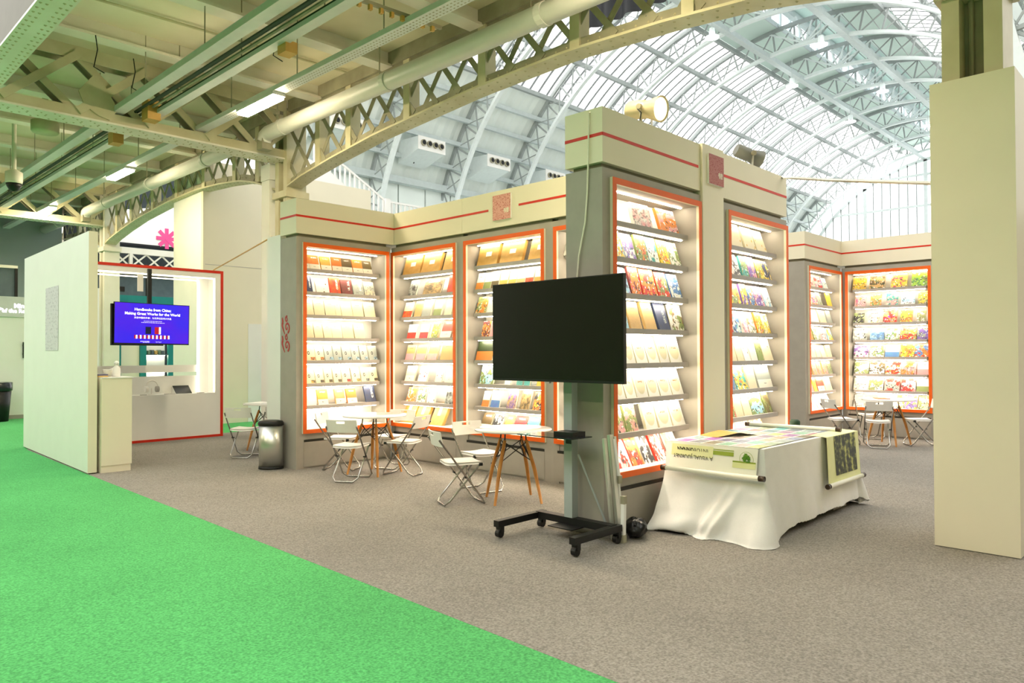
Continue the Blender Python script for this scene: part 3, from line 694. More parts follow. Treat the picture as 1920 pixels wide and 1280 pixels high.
MB().box(x0, 6.185, .02, .04, 3.03, 3.05).build('led_strip', m_led2, fr); MB().box(x0, 5.98, .3, .33, 3.0, 3.02).build('led_strip', m_led2, fr)
MB().box(6.165, 6.188, .02, .04, .87, 3.03).build('led_strip', m_led2, fr); MB().box(5.975, 6.0, .3, .33, .87, 3.0).build('led_strip', m_led2, fr)
# TV pair in the display frame
def scr_mat(name, c1, c2, e):
    m = bpy.data.materials.new(name); m.use_nodes = True; N, L = m.node_tree.nodes, m.node_tree.links; b = N['Principled BSDF']
    tc = N.new('ShaderNodeTexCoord'); nz = N.new('ShaderNodeTexNoise'); nz.inputs['Scale'].default_value = 1.6; L.new(tc.outputs['UV'], nz.inputs['Vector'])
    mx = N.new('ShaderNodeMix'); mx.data_type = 'RGBA'; mx.inputs[6].default_value = (*lin(c1), 1); mx.inputs[7].default_value = (*lin(c2), 1)
    rp = N.new('ShaderNodeMapRange'); rp.inputs[1].default_value = .35; rp.inputs[2].default_value = .65; L.new(nz.outputs['Fac'], rp.inputs[0]); L.new(rp.outputs[0], mx.inputs[0])
    b.inputs['Base Color'].default_value = (.01, .01, .02, 1); b.inputs['Roughness'].default_value = .25
    L.new(mx.outputs[2], b.inputs['Emission Color']); b.inputs['Emission Strength'].default_value = e; return m
def tv(name, label, w, h, pos, right, up, lit):
    t = thing(name, label, 'TV'); r, u = Vector(right).normalized(), Vector(up).normalized(); u = (u - r * u.dot(r)).normalized()
    M = Matrix((r, u, r.cross(u))).transposed().to_4x4(); M.translation = Vector(pos); t.matrix_basis = M
    MB().box(-w / 2, w / 2, -h / 2, h / 2, -.035, 0).build('casing', m_black, t); MB().box(-w * .3, w * .3, -h * .35, h * .2, -.07, -.035).build('rear_housing', m_black, t)
    MB().quad((-w / 2 + .01, -h / 2 + .02, .001), (w / 2 - .01, -h / 2 + .02, .001), (w / 2 - .01, h / 2 - .01, .001), (-w / 2 + .01, h / 2 - .01, .001), uv=True).build('screen', scr_mat('purple_screen', '#2A1BE8', '#5008E0', .75) if lit else m_screen, t)
    return t
T_ = tv('wall_tv', 'lit TV with purple book slide hanging in the red frame', 1.235, .69, (4.69, 12.98, 2.1), (1, .05, -.012), (.012, 0, 1), True)
m_wtxt = mat('screen_white', '#FFFFFF', emit=.85); m_ltxt = mat('screen_lilac', '#C9C2FF', emit=.6); m_rb = mat('screen_red', '#B01328', emit=.35); m_bb = mat('screen_navy', '#0C1440', emit=.2)
def stxt(b, s, y, m, bold=0, x=0):
    me = text_mesh(b, s, 'screen_lettering', 0, bold); me.materials.clear(); me.materials.append(m); obj('screen_lettering', me, T_, (x, y, .003))
stxt('Handbooks from China:', .062, .235, m_wtxt, .0012); stxt('Making Great Works for the World', .062, .165, m_wtxt, .0012); stxt('来自中国的手册：为世界创造伟大作品', .036, .095, m_wtxt)
def faint_line(y, x0, x1, h):   # print too small to read: a row of word-long strokes
    mb = MB(); x = x0
    while x < x1:
        w_ = .012 + .03 * random.random(); mb.box(x, min(x + w_, x1), y - h / 2, y + h / 2, .002, .003); x += w_ + .007
    mb.build('screen_print', m_ltxt, T_)
faint_line(.045, -.15, .15, .010); faint_line(.02, -.19, .19, .010); faint_line(-.295, -.2, -.05, .014); faint_line(-.312, -.16, -.05, .008)
MB().box(-.12, -.03, -.17, -.05, .002, .004).build('slide_book', m_bb, T_); MB().box(.03, .1, -.17, -.05, .002, .004).build('slide_book', m_rb, T_); MB().box(.1, .13, -.17, -.05, .002, .004).build('slide_book', m_wtxt, T_)
for k in range(9):
    MB().box(-.3 + k * .066, -.275 + k * .066, -.25, -.19, .002, .004).build('slide_book', m_rb, T_); MB().box(-.274 + k * .066, -.25 + k * .066, -.25, -.19, .002, .004).build('slide_book', m_wtxt, T_)
stxt('Springer', .03, -.3, m_ltxt, 0, .1)
T2_ = tv('wall_tv', 'dark TV turned away behind the lit purple TV', 1.2, .68, (4.55, 13.3, 2.08), (-.85, -.5, 0), (0, 0, 1), False)
pl = thing('tv_pole', 'black ceiling pole holding the two hanging TVs', 'pole', (4.68, 13.12, 1.7)); MB().box(-.03, .03, -.03, .03, .2, 1.34).build('pole_tube', m_black, pl); MB().box(-.2, .2, -.09, .06, .3, .38).build('mount_bracket', m_black, pl)
MB().box(4.78, 4.88, 13.97, 13.98, 2.72, 3.05).build('paper_tag', m_chair, label='pale paper tag hanging from the display frame head', cat='tag')
# items on the ledge and counter
hp = thing('headphones', 'white headphones standing in the display niche', 'headphones', (5.08, 14.1, .85))
MB().tube([(.11 * math.cos(a) , 0, .14 + .12 * math.sin(a)) for a in [PI * k / 12 for k in range(13)]], .012, 8).build('headband', m_chair, hp, True)
for k in (-1, 1): MB().tube([(k * .12, 0, .1), (k * .07, 0, .1)], .055, 14).build('ear_cup', m_chair if k < 0 else m_shelf, hp)
MB().lathe([(.06, 0), (.06, .008), (.015, .02), (.015, .12)], 14).build('stand', m_chair, hp)
tb = thing('tablet', 'dark tablet leaning on a white wedge in the display niche', 'tablet', (5.5, 14.08, .85)); mb = MB()
mb.v = [(0, 0, 0), (.3, 0, 0), (.3, .18, 0), (0, .18, 0), (0, .18, .14), (.3, .18, .14)]; mb.f = [(0, 3, 2, 1), (0, 1, 5, 4), (2, 3, 4, 5), (0, 4, 3), (1, 2, 5)]; mb.m = [0] * 5; mb.build('wedge', m_white, tb)
mb = MB(); mb.quad((0, -.01, .002), (.3, -.01, .002), (.3, .17, .145), (0, .17, .145)); mb.build('tablet_screen', m_screen, tb)
for i, (x, w) in enumerate(((4.86, .1), (5.28, .18), (5.88, .12))): MB().box(x, x + w, 14.0, 14.06, .85, .862).build('card', m_shelf, label=('small grey card near the counter end of the niche', 'grey card below the headphones', 'small grey card by the tablet')[i], cat='card')
bt = thing('bottle', 'white pump bottle on the reception counter', 'bottle', (3.48, 10.95, 1.285)); MB().lathe([(.05, 0), (.052, .02), (.05, .12), (.02, .15), (.015, .18)], 16).build('bottle_body', m_chair, bt, True); MB().lathe([(.03, .17), (.032, .2), (.01, .22)], 12).build('bottle_cap', m_white, bt, True)
for i, (x, y, w, h, m) in enumerate(((3.4, 11.05, .06, .09, m_paper), (3.56, 11.3, .05, .1, m_white))):
    c = thing('paper_cup', ('white printed paper cup behind the pump bottle', 'white paper cup further along the counter')[i], 'cup', (x, y, 1.285)); MB().lathe([(w * .75, 0), (w, h), (w * .9, h)], 14).build('cup_wall', m, c, True); MB().lathe([(w, h), (w * 1.05, h + .006), (w, h + .01)], 14).build('cup_rim', m_white, c)
tp = thing('crumpled_tissue', 'crumpled white tissue on the reception counter', 'tissue', (3.5, 11.16, 1.285))
def tis(u, v):
    t, p = u * 2 * PI, v * PI; r = .06 + .022 * noise.noise((math.cos(t) * 3, math.sin(t) * 3, p * 2)); return (r * math.sin(p) * math.cos(t), r * math.sin(p) * math.sin(t), .05 - r * .8 * math.cos(p))
MB().grid(tis, 16, 10).build('tissue_ball', m_white, tp)
for i, (hx, lb) in enumerate((('#6C6A86', 'slate booklet at the counter end'), ('#D9B56E', 'yellow booklet under the slate booklet'))): MB().box(3.24, 3.36, 10.9, 11.1, 1.285 + .02 * (1 - i), 1.305 + .02 * (1 - i)).build('booklet', mat('booklet%d' % i, hx), label=lb, cat='booklet')
# tall white boarded wall and trunking behind
ww = thing('wall_white', 'tall white boarded wall beyond the booth', kind='structure')
MB().box(6.99, 11.5, 16.4, 16.5, 0, 5.95).build('wall_board', m_cream, ww); MB().box(6.99, 7.04, 16.5, 18.05, 0, 5.95).build('wall_board', m_white, ww)
MB().box(8.05, 8.5, 16.385, 16.4, 0, 2.29).build('door_1', m_white, kind='structure', label='plain white door leaf in the tall white wall')
MB().box(7.04, 11.4, 16.395, 16.4, 3.6, 3.61).build('board_joint', m_shelf, ww)
trk = thing('trunking', 'white boxed trunking beside the iron column', 'trunking', (6.8, 13.0, 0)); MB().box(0, .12, 0, .3, 0, 4.9).build('trunk_riser', m_white, trk); MB().box(-.02, .14, -.05, .3, 4.9, 5.2).build('trunk_elbow', m_white, trk)
# ------------------------------------------------------------------ books
PAL = {'w': ('white', '#F0EDE4'), 'e': ('cream', '#E3D9B8'), 'r': ('red', '#D8402F'), 'o': ('orange', '#E38A3C'), 'y': ('yellow', '#EBCB45'), 'a': ('gold', '#D8AE4E'), 'g': ('green', '#8C9A5E'),
       't': ('teal', '#4FA6A0'), 'i': ('light blue', '#A9D3E6'), 'b': ('blue', '#5A86BE'), 'n': ('navy', '#35405E'), 'v': ('purple', '#8A6BB4'), 'p': ('pink', '#E7A2A4'), 'm': ('maroon', '#7C3A38'),
       's': ('grey', '#A6ACA4'), 'k': ('black', '#2A2A2A'), 'd': ('dark brown', '#6B5A38'), 'z': ('tan', '#C9A56A'), 'l': ('lime', '#A8D34C'), 'f': ('dark green', '#3E4A2C')}
def art(kind):
    m = bpy.data.materials.new('cover_art_' + kind); m.use_nodes = True; nt = m.node_tree; N, L = nt.nodes, nt.links; b = N['Principled BSDF']; b.inputs['Roughness'].default_value = .45
    def at(n):
        a = N.new('ShaderNodeAttribute'); a.attribute_type = 'OBJECT'; a.attribute_name = n; return a.outputs['Color']
    c1, c2 = at('c1'), at('c2')
    oi = N.new('ShaderNodeObjectInfo'); tc = N.new('ShaderNodeTexCoord')
    sep = N.new('ShaderNodeSeparateXYZ'); L.new(tc.outputs['UV'], sep.inputs[0]); u, v = sep.outputs[0], sep.outputs[1]
    off = N.new('ShaderNodeVectorMath'); off.operation = 'ADD'; L.new(tc.outputs['UV'], off.inputs[0]); sc = N.new('ShaderNodeMath'); sc.operation = 'MULTIPLY'; sc.inputs[1].default_value = 37; L.new(oi.outputs['Random'], sc.inputs[0]); L.new(sc.outputs[0], off.inputs[1]); P = off.outputs[0]
    def M(op, a, bb=None):
        x = N.new('ShaderNodeMath'); x.operation = op
        for k, q in enumerate((a, bb)):
            if q is None: continue
            if isinstance(q, (int, float)): x.inputs[k].default_value = q
            else: L.new(q, x.inputs[k])
        return x.outputs[0]
    def mix(f, a, bb):
        x = N.new('ShaderNodeMix'); x.data_type = 'RGBA'
        for k, q in ((0, f), (6, a), (7, bb)):
            if isinstance(q, (int, float)): x.inputs[k].default_value = q
            elif isinstance(q, tuple): x.inputs[k].default_value = (*q, 1)
            else: L.new(q, x.inputs[k])
        return x.outputs[2]
    def nz(s, d=3):
        x = N.new('ShaderNodeTexNoise'); x.inputs['Scale'].default_value = s; x.inputs['Detail'].default_value = d; L.new(P, x.inputs['Vector']); return x.outputs['Fac']
    def ramp(f, lo, hi):
        x = N.new('ShaderNodeMapRange'); x.inputs[1].default_value = lo; x.inputs[2].default_value = hi; L.new(f, x.inputs[0]); return x.outputs[0]
    def rect(x0, x1, y0, y1): return M('MULTIPLY', M('MULTIPLY', M('GREATER_THAN', u, x0), M('LESS_THAN', u, x1)), M('MULTIPLY', M('GREATER_THAN', v, y0), M('LESS_THAN', v, y1)))
    def hue(c, sh, amp=.3):
        x = N.new('ShaderNodeHueSaturation'); L.new(c, x.inputs['Color'])
        L.new(M('ADD', M('MULTIPLY', oi.outputs['Random'], amp), sh), x.inputs['Hue']); return x.outputs[0]
    def title(y, h, x0=.18, x1=.82, s=26):  # broken dark strokes in a band
        return M('MULTIPLY', rect(x0, x1, y, y + h), M('GREATER_THAN', nz(s, 1), .5))
    dark = (.05, .045, .04); lt = (.9, .88, .82)
    if kind == 'P': out = mix(ramp(nz(3.2), .38, .62), c1, c2); out = mix(M('MULTIPLY', ramp(nz(9), .5, .62), .6), out, dark); out = mix(title(.8, .08), out, lt)
    elif kind == 'K':
        out = mix(ramp(nz(2.5, 2), .47, .53), c1, c2); out = mix(M('MULTIPLY', ramp(nz(5.5, 1), .58, .62), M('LESS_THAN', v, .7)), out, hue(c2, .35)); out = mix(M('MULTIPLY', ramp(nz(8, 1), .62, .65), M('LESS_THAN', v, .55)), out, dark)
        out = mix(M('MULTIPLY', ramp(nz(6.7, 1), .64, .66), 1), out, lt); out = mix(title(.8, .1), out, dark)
    elif kind == 'T':
        top = mix(ramp(nz(3), .35, .65), c1, hue(c1, .485, .03)); top = mix(title(.78, .1, .25, .8), top, lt); out = mix(M('GREATER_THAN', v, .36), (.86, .82, .7), top); out = mix(title(.16, .05, .4, .6), out, dark)
    elif kind == 'B':
        bot = mix(ramp(nz(5), .4, .6), c2, hue(c2, .48, .05)); out = mix(M('LESS_THAN', v, .42), c1, bot); out = mix(title(.74, .08, .3, .75, 34), out, dark)
    elif kind == 'V': out = mix(ramp(nz(3), .4, .7), c1, hue(c1, .5, .04)); out = mix(M('MULTIPLY', rect(.6, .8, .25, .92), M('GREATER_THAN', nz(14, 1), .47)), out, c2); out = mix(M('MULTIPLY', ramp(nz(6), .5, .7), .5), out, dark)
    elif kind == 'L':
        wv = N.new('ShaderNodeTexWave'); wv.inputs['Scale'].default_value = 3.2; wv.inputs['Distortion'].default_value = .4; L.new(P, wv.inputs['Vector'])
        out = mix(M('MULTIPLY', M('MULTIPLY', ramp(wv.outputs['Fac'], .5, .9), ramp(nz(30, 1), .45, .6)), .35), c1, c2); out = mix(title(.72, .05, .3, .7, 34), out, dark)
    elif kind == 'C':
        cc = N.new('ShaderNodeVectorMath'); cc.operation = 'DISTANCE'; L.new(tc.outputs['UV'], cc.inputs[0]); cc.inputs[1].default_value = (.4, .48, 0)
        out = mix(M('LESS_THAN', cc.outputs['Value'], .12), c1, dark); out = mix(M('LESS_THAN', cc.outputs['Value'], .06), out, c1); out = mix(rect(.55, .98, .03, .22), out, mix(ramp(nz(8), .4, .6), c2, dark)); out = mix(title(.75, .04, .4, .8, 34), out, (.4, .36, .28))
    elif kind == 'D':
        vo = N.new('ShaderNodeTexVoronoi'); vo.inputs['Scale'].default_value = 3.4; L.new(P, vo.inputs['Vector']); out = mix(M('LESS_THAN', vo.outputs['Distance'], .2), c1, c2); out = mix(title(.82, .07, .2, .8), out, dark)
    elif kind == 'S':
        cc = N.new('ShaderNodeVectorMath'); cc.operation = 'DISTANCE'; L.new(tc.outputs['UV'], cc.inputs[0]); cc.inputs[1].default_value = (.5, .55, 0)
        out = mix(ramp(cc.outputs['Value'], .42, .46), c1, (.93, .9, .82)); out = mix(M('MULTIPLY', title(.52, .07, .3, .72, 30), 1), out, lin('#8A4A2A')); out = mix(rect(.2, .8, .66, .675), out, (.6, .5, .35))
    L.new(out, b.inputs['Base Color']); return m
ART = {k: art(k) for k in 'PKTBVLCDS'}
BOOKS = '''
L 1 0.23,0.08,.21,oaT 0.35,0.16,.21,oaT 0.54,0.17,.21,adT 0.72,0.17,.21,oaT 0.89,0.18,.21,deT 1.08,0.18,.21,orT 1.25,0.17,.21,dgT
L 2 0.26,0.12,.24,nwV 0.47,0.19,.21,wdD 0.69,0.18,.23,rwV 0.89,0.19,.22,mwV 1.09,0.19,.24,swV 1.29,0.19,.22,seP
L 3 0.27,0.14,.23,eaL 0.43,0.17,.23,eaL 0.61,0.17,.23,eaL 0.74,0.10,.22,eaL 0.89,0.19,.23,eaL 1.08,0.19,.23,eaL 1.29,0.20,.23,eaL
L 4 0.27,0.14,.23,eaL 0.42,0.14,.22,eoL 0.57,0.14,.22,eaL 0.72,0.16,.23,eaL 0.91,0.19,.23,eaL 1.11,0.18,.23,ewL
L 5 0.28,0.17,.23,eoC 0.44,0.14,.23,eoC 0.59,0.14,.23,siC 0.73,0.14,.22,siC 0.89,0.15,.22,siC 1.04,0.14,.23,siC 1.19,0.13,.23,siC 1.35,0.15,.22,siC
L 6 0.29,0.15,.22,eaC 0.44,0.14,.22,edC 0.58,0.13,.22,edC 0.73,0.14,.22,edC 0.88,0.15,.22,erC 1.05,0.15,.22,eaC 1.21,0.15,.22,esC 1.36,0.15,.22,edC
L 7 0.30,0.16,.23,wwL 0.49,0.17,.22,awT 0.78,0.16,.22,zwT 0.98,0.17,.22,owT 1.31,0.19,.25,nwV
L 8 0.32,0.21,.29,wdD
B1 1 0.35,0.42,.30,zwW 0.79,0.43,.30,zwW 1.27,0.39,.31,zwW
B1 2 0.37,0.19,.25,skP 0.83,0.43,.23,dzP 1.29,0.23,.26,rwV
B1 3 0.24,0.22,.24,erB 0.50,0.17,.24,zaL 0.70,0.20,.26,esB 0.95,0.18,.24,egB 1.19,0.16,.24,eaL 1.37,0.13,.22,wnL
B1 4 0.35,0.21,.22,wrB 0.64,0.20,.22,wrB 0.89,0.16,.24,ygK 1.14,0.23,.27,rwT 1.39,0.10,.24,dwP
B1 5 0.30,0.20,.23,zpB 0.56,0.22,.23,zpB 0.83,0.22,.23,zpB 1.16,0.28,.27,zaL
B1 6 0.30,0.23,.24,egT 0.61,0.22,.24,wrD 0.98,0.15,.22,wdD 1.21,0.18,.24,wsT 1.37,0.10,.22,wgL
B1 7 0.32,0.20,.22,owK 0.57,0.21,.22,wgK 0.80,0.18,.22,wdD 1.22,0.20,.24,skP 1.39,0.10,.22,orL
B1 8 0.21,0.33,.36,zwW 0.54,0.29,.36,zwW 0.92,0.29,.37,zwW
B2 1 0.36,0.40,.30,zwW 0.81,0.42,.30,zwW 1.29,0.33,.31,zwW
B2 2 0.21,0.15,.24,woB 0.36,0.14,.24,wgB 0.51,0.14,.24,wdB 0.67,0.15,.24,waB 0.83,0.14,.24,waB 0.98,0.15,.24,wzB 1.14,0.14,.24,wrB 1.30,0.15,.24,waB
B2 3 0.24,0.21,.24,goK 0.46,0.20,.22,weL 0.82,0.20,.23,weL 1.08,0.18,.23,sgP
B2 4 0.33,0.16,.22,moK 0.50,0.16,.22,prL 0.89,0.20,.23,wbB
B2 5 0.30,0.33,.30,foB 0.74,0.22,.24,wbK
B2 6 0.34,0.28,.32,giK 0.75,0.11,.23,wwL 0.97,0.11,.23,twL 1.10,0.10,.23,tiL 1.32,0.10,.24,ygL
B2 7 0.32,0.14,.22,woB 0.51,0.17,.23,wbB 0.81,0.16,.26,zvP 1.05,0.17,.26,zdP 1.27,0.16,.24,koK
B2 8 0.30,0.20,.26,deT 0.52,0.18,.24,wkK 0.72,0.14,.25,aeT 0.93,0.22,.25,rwT 1.15,0.20,.25,teT
B3 1 0.10,0.11,.24,weL
B3 4 0.08,0.10,.24,ewL
B3 7 0.08,0.07,.26,iwL
T1 1 0.79,0.32,.24,wpP 1.25,0.34,.25,opK
T1 2 0.40,0.16,.27,iyK 0.58,0.18,.26,wvK 0.78,0.18,.26,goK 0.97,0.18,.26,twK 1.17,0.18,.26,yoK 1.37,0.19,.26,wgK
T1 3 0.49,0.15,.26,viK 0.67,0.17,.27,moK 0.90,0.25,.27,roK 1.15,0.21,.26,rgK 1.38,0.20,.26,bwK
T1 4 0.47,0.13,.25,iwK 0.66,0.19,.27,zdL 0.91,0.19,.28,zaL 1.15,0.20,.28,nsV 1.40,0.23,.27,wgK
T1 5 0.56,0.16,.27,eaS 0.75,0.19,.27,eaS 0.95,0.19,.27,eaS 1.14,0.17,.27,eaS 1.35,0.22,.27,eaS
T1 6 0.40,0.15,.27,eaS 0.57,0.16,.27,eaS 0.75,0.19,.27,eaS 0.95,0.19,.27,eaS 1.16,0.21,.27,eaS 1.38,0.21,.27,eaS
T1 7 0.41,0.15,.26,gpK 0.59,0.19,.26,gpK 0.91,0.20,.27,eaS 1.15,0.23,.27,eaS 1.40,0.23,.27,eaS
T1 8 0.47,0.21,.36,rwK 0.68,0.19,.36,roK 0.87,0.17,.36,wkK 1.10,0.20,.36,rwK 1.35,0.21,.34,wgK
T2 1 0.57,0.27,.28,eaD 0.90,0.27,.28,eaD 1.19,0.26,.28,eaD
T2 2 0.41,0.11,.25,owK 0.57,0.17,.26,wkK 0.77,0.17,.25,tgK 0.96,0.19,.26,pvK 1.17,0.19,.25,gyK 1.36,0.17,.25,ynK
T2 3 0.52,0.28,.25,goK 0.77,0.16,.25,vyK 0.94,0.15,.24,boK 1.14,0.23,.25,pvK 1.37,0.18,.25,iwK
T2 4 0.41,0.09,.26,krK 0.56,0.19,.26,wbK 0.78,0.14,.26,wpK 0.95,0.17,.26,wgK 1.14,0.16,.26,oyK 1.32,0.17,.25,eyK
T2 5 0.47,0.13,.27,eaL 0.63,0.15,.27,eaL 0.80,0.14,.27,wdD 0.97,0.16,.27,wkD 1.14,0.14,.26,gdD 1.35,0.24,.27,edD
T2 6 0.45,0.14,.27,sbP 0.67,0.27,.27,tyK 0.93,0.21,.26,ewL 1.26,0.37,.27,spT
T2 7 0.45,0.11,.26,gyK 0.60,0.17,.26,eaL 0.80,0.19,.26,edD 1.07,0.33,.28,giK 1.35,0.18,.28,gdP
T2 8 0.52,0.26,.30,siP 0.85,0.30,.30,weK 1.20,0.31,.30,woK
R1 1 0.61,0.27,.22,wpK 0.93,0.34,.22,wrK 1.24,0.22,.22,iwK
R1 2 0.67,0.39,.24,eoK 0.99,0.20,.26,sgP 1.45,0.19,.26,yaL
R1 3 0.70,0.40,.24,wiL 1.10,0.31,.24,eoL 1.45,0.22,.25,sgL
R1 4 0.56,0.14,.24,oyL 0.82,0.29,.25,gwK 1.14,0.31,.25,wpK 1.48,0.21,.24,iyK
R1 5 0.64,0.24,.23,ewL 0.89,0.21,.23,egL 1.13,0.22,.23,ewL 1.40,0.23,.23,eyL
R1 6 0.74,0.22,.25,zpP 0.98,0.21,.25,zpP 1.21,0.23,.25,zpP 1.45,0.20,.25,sgP
R1 7 0.57,0.14,.25,prL 0.73,0.15,.26,yaL 1.00,0.33,.26,rwT 1.36,0.32,.25,ewL
R1 8 0.57,0.12,.34,wkL 0.73,0.13,.34,wkL 0.90,0.13,.34,wnL 1.07,0.14,.34,wnL 1.25,0.14,.34,wnL 1.44,0.14,.34,wsL
R2 1 0.29,0.25,.25,ayK 0.61,0.28,.27,zdK 0.99,0.28,.29,yaK 1.36,0.32,.30,lgK
R2 2 0.30,0.20,.22,poK 0.58,0.20,.23,ogK 0.87,0.21,.25,tpK 1.14,0.24,.24,iwK 1.41,0.21,.24,ygK
R2 3 0.27,0.20,.21,gkK 0.55,0.21,.22,wpK 0.83,0.25,.25,zrK 1.11,0.21,.24,oyK 1.36,0.15,.22,wgK
R2 4 0.29,0.27,.24,wsK 0.60,0.26,.23,ibP 0.87,0.26,.24,wgK 1.14,0.28,.24,grK 1.40,0.22,.24,svK
R2 5 0.31,0.28,.24,wvK 0.59,0.27,.24,wgK 0.86,0.25,.23,wbB 1.12,0.23,.24,yoK 1.37,0.26,.24,boK
R2 6 0.31,0.27,.25,gwK 0.59,0.27,.24,wdK 0.87,0.27,.24,wrK 1.14,0.26,.24,opK 1.39,0.22,.24,wpB
R2 7 0.30,0.28,.24,weK 0.57,0.26,.24,wgK 0.85,0.27,.24,rsK 1.13,0.25,.24,wrK 1.38,0.23,.24,wgB
R2 8 0.25,0.18,.26,wsK 0.98,0.13,.26,wyK 1.16,0.22,.27,yvK 1.39,0.21,.27,egK
'''
ORD = ['first', 'second', 'third', 'fourth', 'fifth', 'sixth', 'seventh', 'eighth', 'ninth']
ADESC = {'P': 'with photographic cover', 'K': 'with illustrated cover', 'T': 'with pictured upper cover', 'B': 'with banded cover', 'V': 'with vertical title', 'L': 'with plain lettered cover', 'C': 'with round emblem', 'D': 'with dotted cover', 'S': 'with arched label', 'W': ''}
shell = MB().box(-.5, .5, 0, .08, 0, 1).box(-.5, .5, .92, 1, 0, 1).box(-.5, -.46, .08, .92, 0, 1)
cov_meshes = {}
def cover_mesh(code):
    if code not in cov_meshes: cov_meshes[code] = shell.mesh('book_cover', mat('cover_' + PAL[code][0].replace(' ', '_'), PAL[code][1], .45))
    return cov_meshes[code]
pages_mesh = MB().box(-.459, .48, .081, .919, .012, .988).mesh('page_block', m_paper)
prints = {k: MB().quad((-.5, -.004, 0), (.5, -.004, 0), (.5, -.004, 1), (-.5, -.004, 1), uv=True).mesh('cover_print', ART[k]) for k in ART}
box_mesh = MB().box(-.5, .5, 0, 1, 0, 1).mesh('kraft_case', m_kraft); flap_mesh = MB().box(-.5, .5, -.012, 0, .93, 1).box(.44, .5, -.012, 0, 0, .93).mesh('case_flap', m_kraft)
def ordinal_shelf(s): return ('top', 'second', 'third', 'fourth', 'fifth', 'sixth', 'seventh', 'bottom')[s - 1]
for line in BOOKS.strip().split('\n'):
    t = line.split(); cid, s_ = t[0], int(t[1]); case = CASES[cid]; z = SHELF_Z[s_ - 1] if s_ < 8 else BOT - .018
    last = None
    for k, e in enumerate(t[2:]):
        x, w, h, code = e.split(','); x, w, h = float(x), float(w), float(h)
        w = min(w, .42) * .97
        c1, c2, ak = code
        if last is not None and x - w / 2 < last + .004: w2 = (x + w / 2) - (last + .004); x = x + w / 2 - w2 / 2; w = w2
        last = x + w / 2
        th = .022 + .012 * ((k * 7 + s_ * 3) % 4) / 3
        lean = math.radians(15 + (k * 5 + s_) % 4 * 1.5)
        if s_ == 8: lean = math.radians(27)
        if ak == 'W':
            th = .05; o = obj('boxed_book', box_mesh)
        else: o = obj('book', cover_mesh(c1))
        Mx = case.matrix_basis @ Matrix.Translation((x, .1, z + th * math.sin(lean) * 0 + .001)) @ Matrix.Rotation(-lean, 4, 'X') @ Matrix.Diagonal((w, th, h, 1))
        o.location, o.rotation_euler, o.scale = Mx.decompose()[0], Mx.decompose()[1].to_euler(), (w, th, h)
        if ak == 'W':
            pw = .28 if s_ < 8 else .2; ph = .22 if s_ < 8 else .55
            MB().box(-.12, -.12 + pw, -.014, 0, .42, .42 + ph).build('white_label', m_white, o); obj('case_flap', flap_mesh, o)
            o['label'] = 'kraft boxed book, %s from left, %s shelf, %s' % (ORD[k], ordinal_shelf(s_), CNAME[cid]); o['category'] = 'book'; o['group'] = 'kraft boxed books'
            continue
        obj('page_block', pages_mesh, o); p = obj('cover_print', prints[ak], o)
        p['c1'] = lin(PAL[c1][1]); p['c2'] = lin(PAL[c2][1])
        o['label'] = '%s book, %s from left on the %s shelf, %s' % (PAL[c1][0], ORD[k], ordinal_shelf(s_), CNAME[cid])
        o['category'] = 'book'; o['group'] = 'books on the %s' % CNAME[cid]
